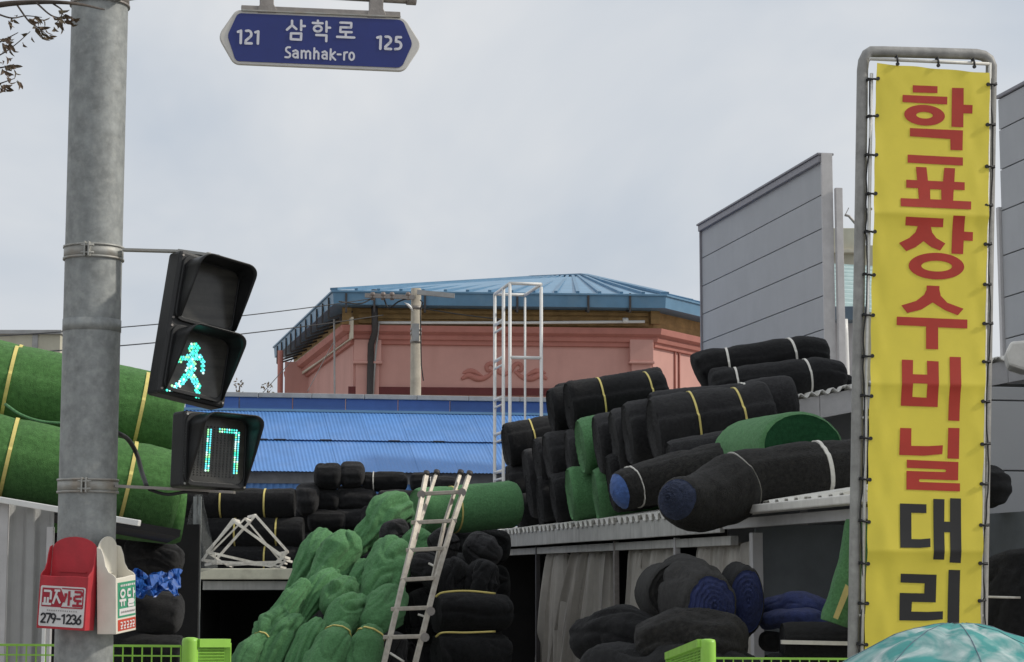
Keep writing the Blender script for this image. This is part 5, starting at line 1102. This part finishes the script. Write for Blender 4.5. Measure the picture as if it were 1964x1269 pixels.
for ch in ([arcpts(-.045, .190, .026, .017, 0, 360, 18), [(-.082, .158), (-.008, .158)], [(-.060, .158), (-.060, .130)], [(-.030, .158), (-.030, .130)]],
           [[(.045, .205), (.012, .205), (.012, .175), (.045, .175)], [(.075, .212), (.075, .165)], [(.075, .19), (.092, .19)], [(.015, .155), (.080, .155), (.080, .143), (.015, .143), (.015, .128), (.082, .128)]]):
    e_ = MB()
    for l in ch: stroke(e_, plB, l, 0.012, 0.0036, rnd=False)
    e_.build('letter', 'sticker_white', wb_)
e_ = MB()
for k in range(9): stroke(e_, plB, [(-.07 + k * .019, .229), (-.058 + k * .019, .229)], 0.010, 0.0032, rnd=False)
e_.build('small_print', 'sticker_white', wb_, kind='stuff')
e_ = MB()
for k in range(5):
    x = -.07 + k * .034
    for l in ([(x, .052), (x + .02, .052), (x + .02, .038)], [(x, .036), (x + .024, .036)], [(x + .010, .036), (x + .010, .024)], [(x, .023), (x + .022, .023)]): stroke(e_, plB, l, 0.006, 0.0032, rnd=False)
e_.build('red_strip_print', 'sticker_white', wb_, kind='stuff')
e_ = MB()
for k in range(8): stroke(e_, plB, [(-.065 + k * .02, .101), (-.052 + k * .02, .102)], 0.009, 0.0052, rnd=False)
e_.build('small_print', 'ink_faint', wb_, kind='stuff')

# ------------------------------------------------------------------ vertical banner
YN = 14.6
plN = Pl(at(1780, 700, YN), EV)
bn = thing('banner_stand', V((plN.p(1780, 1269).x, YN, 0)), 'tall steel frame standing at the right and holding the yellow banner', 'frame')
def lft(py): return 1660 - 0.0155 * (py - 130)   # centre line of left tube
def rgt(py): return 1911 - 0.0165 * (py - 130)
g0 = V((plN.p(lft(1269), 1269).x, plN.p(lft(1269), 1269).y, 0)); g1 = plN.p(rgt(1269), 1269); g1 = V((g1.x, g1.y, 0))
h_ = -0.06
MB().tube([g0 + plN.n * h_] + [plN.p(lft(y), y, h_) for y in (1269, 900, 500, 160, 130)] + [plN.p(lft(115) + 2, 113, h_), plN.p(lft(100) + 8, 100, h_), plN.p(1676, 95, h_), plN.p(1700, 95, h_), plN.p(1780, 97, h_), plN.p(1880, 100, h_), plN.p(1893, 103, h_), plN.p(1903, 110, h_), plN.p(1908, 122, h_)] + [plN.p(rgt(y), y, h_ - 0.03) for y in (150, 500, 900, 1269)] + [g1 + plN.n * h_], 0.042, 14).build('frame_tube', 'frame_steel', bn)
for nm, pts in (('rod', [(1672, 140), (1672 - 0.0165 * 1129, 1269)]), ('rod', [(1899, 120), (1899 - 0.0165 * 1149, 1269)]), ('rod', [(1668, 112), (1898, 122)])):
    a = plN.p(*pts[0], -0.005); b = plN.p(*pts[1], -0.005)
    if abs(pts[0][0] - pts[1][0]) < 60: b = b + (b - a).normalized() * 0.9
    MB().tube([a, b], 0.013, 10).build('inner_rod', 'rod_white', bn)
for py in (400, 800, 1180):
    MB().tube([plN.p(lft(py), py, h_), plN.p(lft(py) + 17, py, -0.005)], 0.010, 8).build('spacer', 'rod_white', bn); MB().tube([plN.p(rgt(py), py, h_ - .03), plN.p(rgt(py) - 9, py, -0.005)], 0.010, 8).build('spacer', 'rod_white', bn)
# cloth
ban = thing('banner', plN.p(1770, 1240), 'yellow vertical banner with large red and black lettering', 'banner')
folds = [plN.loc(1780, y)[1] for y in (412, 738, 1057)]
TOPZ = plN.loc(1680, 122)[1]; BOTZ = plN.loc(1750, 1248)[1] - 0.25
def cloth_h(x, z):
    h = 0.007 * nz((x * 1.6, 0, z * 1.1), 1, 7) + 0.002 * nz((x * 5, 0, z * 3), 1, 8)
    k = 0
    for i, f in enumerate(folds):
        h += (0.030, 0.026, 0.032)[i] * math.exp(-abs(z - f) / (0.10 if z < f else 0.22)) * (0.8 + 0.4 * nz((x * 4, 0, i), 1, 9))
    h += 0.006 * math.exp(-((x + 0.38) / 0.05) ** 2) * math.sin(z * 9) + 0.006 * math.exp(-((x - 0.40) / 0.05) ** 2) * math.sin(z * 9.5 + 1)
    return h + 0.012 + (0.006 * nz((x * 9, 0, z * 7), 1, 4) if z > TOPZ - 0.25 else 0) * ((z - TOPZ + 0.25) / 0.25 if z > TOPZ - 0.25 else 0)
def el(v):
    z = TOPZ + (BOTZ - TOPZ) * v
    py = 122 + (1248 + 65 - 122) * v
    return z, plN.loc(1680 - 0.0205 * (py - 122), py)[0], plN.loc(1897 - 0.0165 * (py - 122), py)[0]
def bf(u, v):
    z, xl, xr = el(v)
    sc_ = 0.0025 * math.cos(v * 15 * 2 * math.pi); x = xl + sc_ * (1 - u) ** 6 + (xr - xl) * u - sc_ * u ** 6
    zz = z + (0.003 * (1 - v) * math.cos(u * 3 * 2 * math.pi) if v < 0.02 else 0) - 0.030 * u * 1.0
    return plN.w(x, zz, cloth_h(x, zz))
MB().grid(bf, 40, 300).build('cloth', 'banner_yellow', ban)
def k2(p): return (1600 + p[0] / 3.022, 60 + p[1] / 3.022)
def k3(p): return (1600 + p[0] / 3.022, 440 + p[1] / 3.022)
def k4(p): return (1600 + p[0] / 2.959, 840 + p[1] / 2.959)
def ell(cx, cy, rx, ry, tl=0): return [(cx + rx * math.cos(a * math.pi / 20), cy + ry * math.sin(a * math.pi / 20) + tl * math.cos(a * math.pi / 20)) for a in range(40)]
GL = [  # (mapping, outline, hole)
 ('red', k2, [(451, 314), (594, 320), (594, 360), (451, 356)], None), ('red', k2, [(392, 370), (651, 381), (650, 426), (391, 412)], None), ('red', k2, ell(519, 488, 118, 60, 6), ell(519, 488, 48, 19, 2)),
 ('red', k2, [(678, 329), (745, 331), (745, 427), (796, 430), (795, 479), (744, 477), (743, 558), (675, 555)], None), ('red', k2, [(434, 562), (741, 576), (738, 692), (669, 689), (668, 626), (434, 610)], None),
 ('red', k2, [(421, 716), (740, 733), (739, 781), (420, 763)], None), ('red', k2, [(468, 787), (529, 790), (537, 868), (623, 872), (632, 793), (694, 796), (688, 875), (748, 878), (747, 924), (684, 921), (679, 985), (783, 990), (781, 1037), (375, 1018), (376, 970), (482, 974), (478, 912), (410, 909), (411, 862), (474, 865)], [(548, 917), (612, 920), (612, 979), (548, 976)]),
 ('red', k3, [(404, -70), (623, -60), (622, -10), (552, -12), (560, 20), (585, 52), (637, 83), (607, 124), (555, 104), (511, 70), (465, 105), (412, 127), (370, 80), (430, 50), (464, 18), (476, -16), (404, -21)], None),
 ('red', k3, [(678, -76), (746, -73), (745, 15), (798, 17), (797, 68), (744, 66), (741, 145), (673, 141)], None), ('red', k3, ell(587, 214, 161, 77, 4), ell(588, 214, 89, 31, 2)),
 ('red', k3, [(530, 326), (604, 329), (604, 350), (612, 385), (650, 425), (745, 460), (712, 498), (640, 470), (565, 424), (500, 465), (418, 485), (384, 441), (470, 415), (515, 380), (530, 350)], None),
 ('red', k3, [(358, 506), (767, 523), (766, 575), (597, 568), (596, 696), (526, 693), (527, 563), (357, 555)], None),
 ('red', k3, [(385, 755), (450, 758), (447, 840), (530, 843), (530, 762), (597, 766), (593, 1030), (380, 1022)], [(447, 893), (529, 896), (528, 976), (446, 971)]),
 ('red', k3, [(661, 739), (726, 741), (720, 1111), (655, 1107)], None),
 ('red', lambda p: p, [(1724.8, 820.6), (1746.3, 821.3), (1746, 855), (1780, 855.5), (1806.8, 853.8), (1805.6, 870.8), (1770, 874), (1723, 872.5)], None), ('red', lambda p: p, [(1817, 820.5), (1838.5, 821), (1837.5, 880), (1815.5, 879)], None),
 ('red', k4, [(407, 123), (700, 136), (698, 240), (480, 233), (475, 241), (480, 249), (709, 257), (708, 303), (404, 292), (405, 186), (625, 193), (631, 186), (625, 178), (407, 169)], None),
 ('blk', k4, [(366, 371), (517, 376), (516, 426), (431, 424), (429, 573), (480, 574), (535, 569), (534, 618), (480, 623), (363, 622)], None),
 ('blk', k4, [(556, 345), (620, 347), (617, 474), (650, 475), (652, 341), (714, 343), (711, 709), (647, 706), (649, 535), (616, 534), (615, 690), (552, 689)], None),
 ('blk', k4, [(371, 769), (575, 775), (572, 932), (437, 929), (434, 984), (530, 986), (613, 982), (612, 1028), (520, 1036), (366, 1034), (367, 878), (506, 881), (508, 824), (371, 819)], None),
 ('blk', k4, [(643, 747), (709, 749), (704, 1060), (638, 1058)], None)]
from mathutils.geometry import tessellate_polygon
def flatmesh(outline, hole):
    loops = [[V((*plN.loc(*p), 0)) for p in outline]]
    if hole: loops.append([V((*plN.loc(*p), 0)) for p in hole][::-1])
    pts = [p for l in loops for p in l]; tris = tessellate_polygon(loops)
    bm = bmesh.new(); vs = [bm.verts.new(p) for p in pts]
    for t in tris:
        try: bm.faces.new([vs[i] for i in t])
        except ValueError: pass
    x0 = min(p.x for p in pts); x1 = max(p.x for p in pts); y0 = min(p.y for p in pts); y1 = max(p.y for p in pts)
    for ax, lo, hi, stp in ((0, x0, x1, 0.03), (1, y0, y1, 0.014)):
        c = lo + stp * 0.5
        while c < hi:
            no = V((1, 0, 0)) if ax == 0 else V((0, 1, 0))
            bmesh.ops.bisect_plane(bm, geom=bm.verts[:] + bm.edges[:] + bm.faces[:], plane_co=no * c, plane_no=no); c += stp
    bm.verts.index_update(); vv = [v.co.copy() for v in bm.verts]; ff = [[v.index for v in f.verts] for f in bm.faces]; bm.free()
    return [plN.w(p.x, p.y, cloth_h(p.x, p.y) + 0.0035) for p in vv], ff
for col, mp_, outl, hole in GL:
    vv, ff = flatmesh([mp_(p) for p in outl], [mp_(p) for p in hole] if hole else None)
    m = MB(); m.add(vv, ff, 0, True); m.build('letter_stroke', 'banner_red' if col == 'red' else 'banner_black', ban)
# ties
def tie(px, py, dx, dy=0):
    a = plN.p(px, py, 0.024); b = plN.p(px + dx, py + dy, 0.012); c = plN.p(px + dx, py + dy, -0.03); m = MB()
    m.tube([a, a.lerp(b, .5) + plN.n * 0.01, b, c], 0.0075, 6); m.tube([plN.p(px + dx * .2, py + 1.5, 0.022), b + Z_ * 0.012, c + Z_ * .01], 0.006, 6)
    m.tube([a - plN.n * .004, a + plN.n * .008], 0.014, 10)
    return m.build('tie', 'cable_black', ban)
for y in (152, 223, 298, 372, 445, 528, 605, 683, 760, 841, 920, 1001, 1081, 1157, 1236):
    x = 1682 - 0.0205 * (y - 122); tie(x, y, -14 + random.uniform(-3, 2), random.uniform(-2, 2))
for y in (163, 240, 320, 395, 469, 546, 621, 694, 770, 852, 928, 1007, 1080, 1152):
    x = 1893 - 0.0165 * (y - 122); tie(x, y, 15 + random.uniform(-2, 3), random.uniform(-1, 2))
for x in (1719, 1797, 1866): tie(x, 124 + (x - 1719) * 0.035, 0.5, -14)
for (xx, off) in ((1668, -0.0165), (1905, -0.0165)):
    pts = [plN.p(xx + off * (y - 130) + 3.0 * math.sin(y * 0.021 + xx) + random.uniform(-1.5, 1.5), y, -0.0) for y in range(150, 1260, 24)]
    MB().tube(catmull(pts, 160), 0.006, 5).build('lacing_cord', 'cable_black', ban)

# ------------------------------------------------------------------ lime fences
def fence(label, wires, posts, sides, Y):
    f = thing('guard_fence', V((at(posts[0][0], 1269, Y).x, Y, 0)), label, 'fence', 'lime green pavement fences')
    for (px, top, wd) in posts:
        p = at(px, top, Y); r = wd / 2 * mpp(Y)
        MB().tube([V((p.x, Y, 0)), V((p.x, Y, p.z - r * .5)), V((p.x, Y, p.z - r * .12)), p], [r, r, r * .9, r * .45], 18).build('post', 'lime_paint', f)
    for (x0, x1, y0, y1, st) in wires:
        a = at(x0, y0, Y); b = at(x1, y1, Y); m = MB(); n = int(abs(x1 - x0) / st)
        for i in range(n + 1):
            p = a.lerp(b, i / n); m.bar(V((p.x, p.y, 0.18)), p, 0.007, 0.007)
        zz = 0.0
        while a.z - zz > 0.15:
            m.bar(a - Z_ * zz, b - Z_ * zz, 0.008 if zz else 0.012, 0.008 if zz else 0.012); zz += st * mpp(Y) * 1.0
        m.build('wire_mesh', 'lime_paint', f)
    for (p0, p1, Y1, fine) in sides:
        a = at(*p0, Y); b = at(*p1, Y1); MB().bar(a, b, 0.05, 0.045).build('rail', 'lime_paint', f); MB().bar(V((a.x, a.y, 0.2)), V((b.x, b.y, 0.2)), 0.05, 0.045).build('rail', 'lime_paint', f)
        MB().bar(V((b.x, b.y, 0)), b, 0.035, 0.035).build('end_post', 'lime_paint', f)
        m = MB(); n = 26
        for i in range(n):
            p = a.lerp(b, i / n); m.bar(V((p.x, p.y, 0.2)), p, 0.004, 0.004)
        for i in range(60): z = 0.2 + (a.z - 0.2) * i / 60; m.bar(V((a.x, a.y, z)), V((b.x, b.y, z + (b.z - a.z) * i / 60)), 0.004, 0.004)
        m.build('fine_mesh', 'lime_paint', f)
    return f
fence('lime green mesh fence left of the crossing beside the signal pole', [(-60, 347, 1236, 1239, 18.5)], [(365, 1222, 31)], [((378, 1233), (437, 1233), 11.15, True)], 11.0)
fence('lime green mesh fence right of the crossing below the coils', [(1370, 1990, 1262, 1266, 18)], [(1358, 1225, 29)], [((1346, 1233), (1282, 1258), 13.2, True)], 11.6)

# ------------------------------------------------------------------ umbrella
YM = 7.0
ap = at(1832, 1194, YM)
um = thing('umbrella', V((ap.x, ap.y, 0)), 'teal and white marbled umbrella in front of the banner foot', 'umbrella')
Ru = 0.60
def can(u, v):
    th = u * 2 * math.pi; k = math.cos(math.pi / 8) / math.cos(((th + math.pi / 8) % (math.pi / 4)) - math.pi / 8)
    r = Ru * v * (1 + (k - 1) * 0.6 * v); dr = 0.29 * v ** 1.9
    sagv = 0.018 * math.sin(math.pi * v) * (1 - abs(math.cos(4 * th)))
    return ap + V((r * math.cos(th), r * math.sin(th), -dr - sagv + 0.016 * v * nz((r * math.cos(th) * 6, r * math.sin(th) * 6, 0), 1, 3) + 0.006 * nz((r * math.cos(th) * 16, r * math.sin(th) * 16, 0), 1, 5)))
for g in range(8):
    MB().grid(lambda a, b, g=g: can((g + a) / 8, 0.01 + 0.99 * b), 10, 18).build('canopy_panel', 'umbrella_teal', um)
    MB().tube([can(g / 8, v / 14) - Z_ * 0.006 for v in range(15)], 0.004, 5).build('rib', 'grey_cap', um)
    MB().tube([can(g / 8, v / 14) + Z_ * 0.0005 for v in range(1, 15)], 0.0016, 5).build('seam', 'steel_blue', um)
MB().tube([V((ap.x, ap.y, 0)), ap], 0.012, 10).build('shaft', 'dark_metal', um)
MB().tube([V((ap.x, ap.y, 0)), V((ap.x, ap.y, 0.06)), V((ap.x, ap.y, 0.1))], [0.24, 0.22, 0.05], 20).build('stand_base', 'dark_metal', um)

# ------------------------------------------------------------------ twigs at the top left
YG = 9.0
tr = thing('street_tree', V((at(-330, 1100, YG).x, YG + .5, 0)), 'street tree reaching sparse curled leaves into the top left corner', 'tree')
tx = at(-330, 1100, YG).x
MB().tube(catmull([V((tx, YG + .5, 0)), V((tx + .05, YG + .5, 1.8)), V((tx - .02, YG + .5, 3.4)), V((tx + .08, YG + .5, 5.6))], 20), [0.13 - 0.004 * i for i in range(21)], 12).build('trunk', 'bark', tr)
br = MB(); br.tube(catmull([V((tx, YG + .5, 3.3)), at(-140, 40, YG + .2), at(-20, 12, YG), at(60, 4, YG), at(140, 6, YG), at(200, 18, YG + .6)], 30), [0.022 - 0.0006 * i for i in range(31)], 6)
random.seed(11)
lv = MB()
tw_ = [[(-140, 120), (-40, 118), (0, 105), (30, 85), (58, 60)], [(30, 5), (55, 40), (72, 52), (92, 68)], [(70, 5), (100, 30), (130, 35), (138, 34)], [(-40, 175), (0, 160), (28, 150)], [(-20, 20), (20, 34), (50, 30), (80, 33)], [(-30, 95), (10, 75), (35, 62)], [(-30, 135), (10, 128), (20, 127)], [(100, 5), (120, 22), (108, 45)]]
for l in tw_:
    P = catmull([at(p[0], p[1], YG + random.uniform(-.1, .1)) for p in l], 16); br.tube(P, [0.005 - 0.0002 * i for i in range(17)], 5)
    for k in range(15):
        p = V(lerpf(P, random.uniform(0.3, 1.0))) + V((random.uniform(-.02, .02), random.uniform(-.03, .03), random.uniform(-.03, .01))); L = random.uniform(0.028, 0.055)
        d = V((random.uniform(0.1, 1), random.uniform(-.6, .6), random.uniform(-1.0, 0.1))).normalized(); s_ = d.cross(V((random.uniform(-1, 1), random.uniform(-1, 1), .3))).normalized(); n_ = d.cross(s_)
        c = [p, p + d * L * .4 + s_ * L * .22 + n_ * L * .12, p + d * L * .8 + s_ * L * .16 - n_ * L * .1, p + d * L - n_ * L * .3, p + d * L * .75 - s_ * L * .12 - n_ * L * .05, p + d * L * .4 - s_ * L * .2 + n_ * L * .14, p + d * L * .45]
        lv.add(c, [(0, 1, 6), (1, 2, 6), (2, 3, 6), (3, 4, 6), (4, 5, 6), (5, 0, 6)])
br.build('branch', 'bark', tr); lv.build('leaves', 'leaf', tr, kind='stuff')
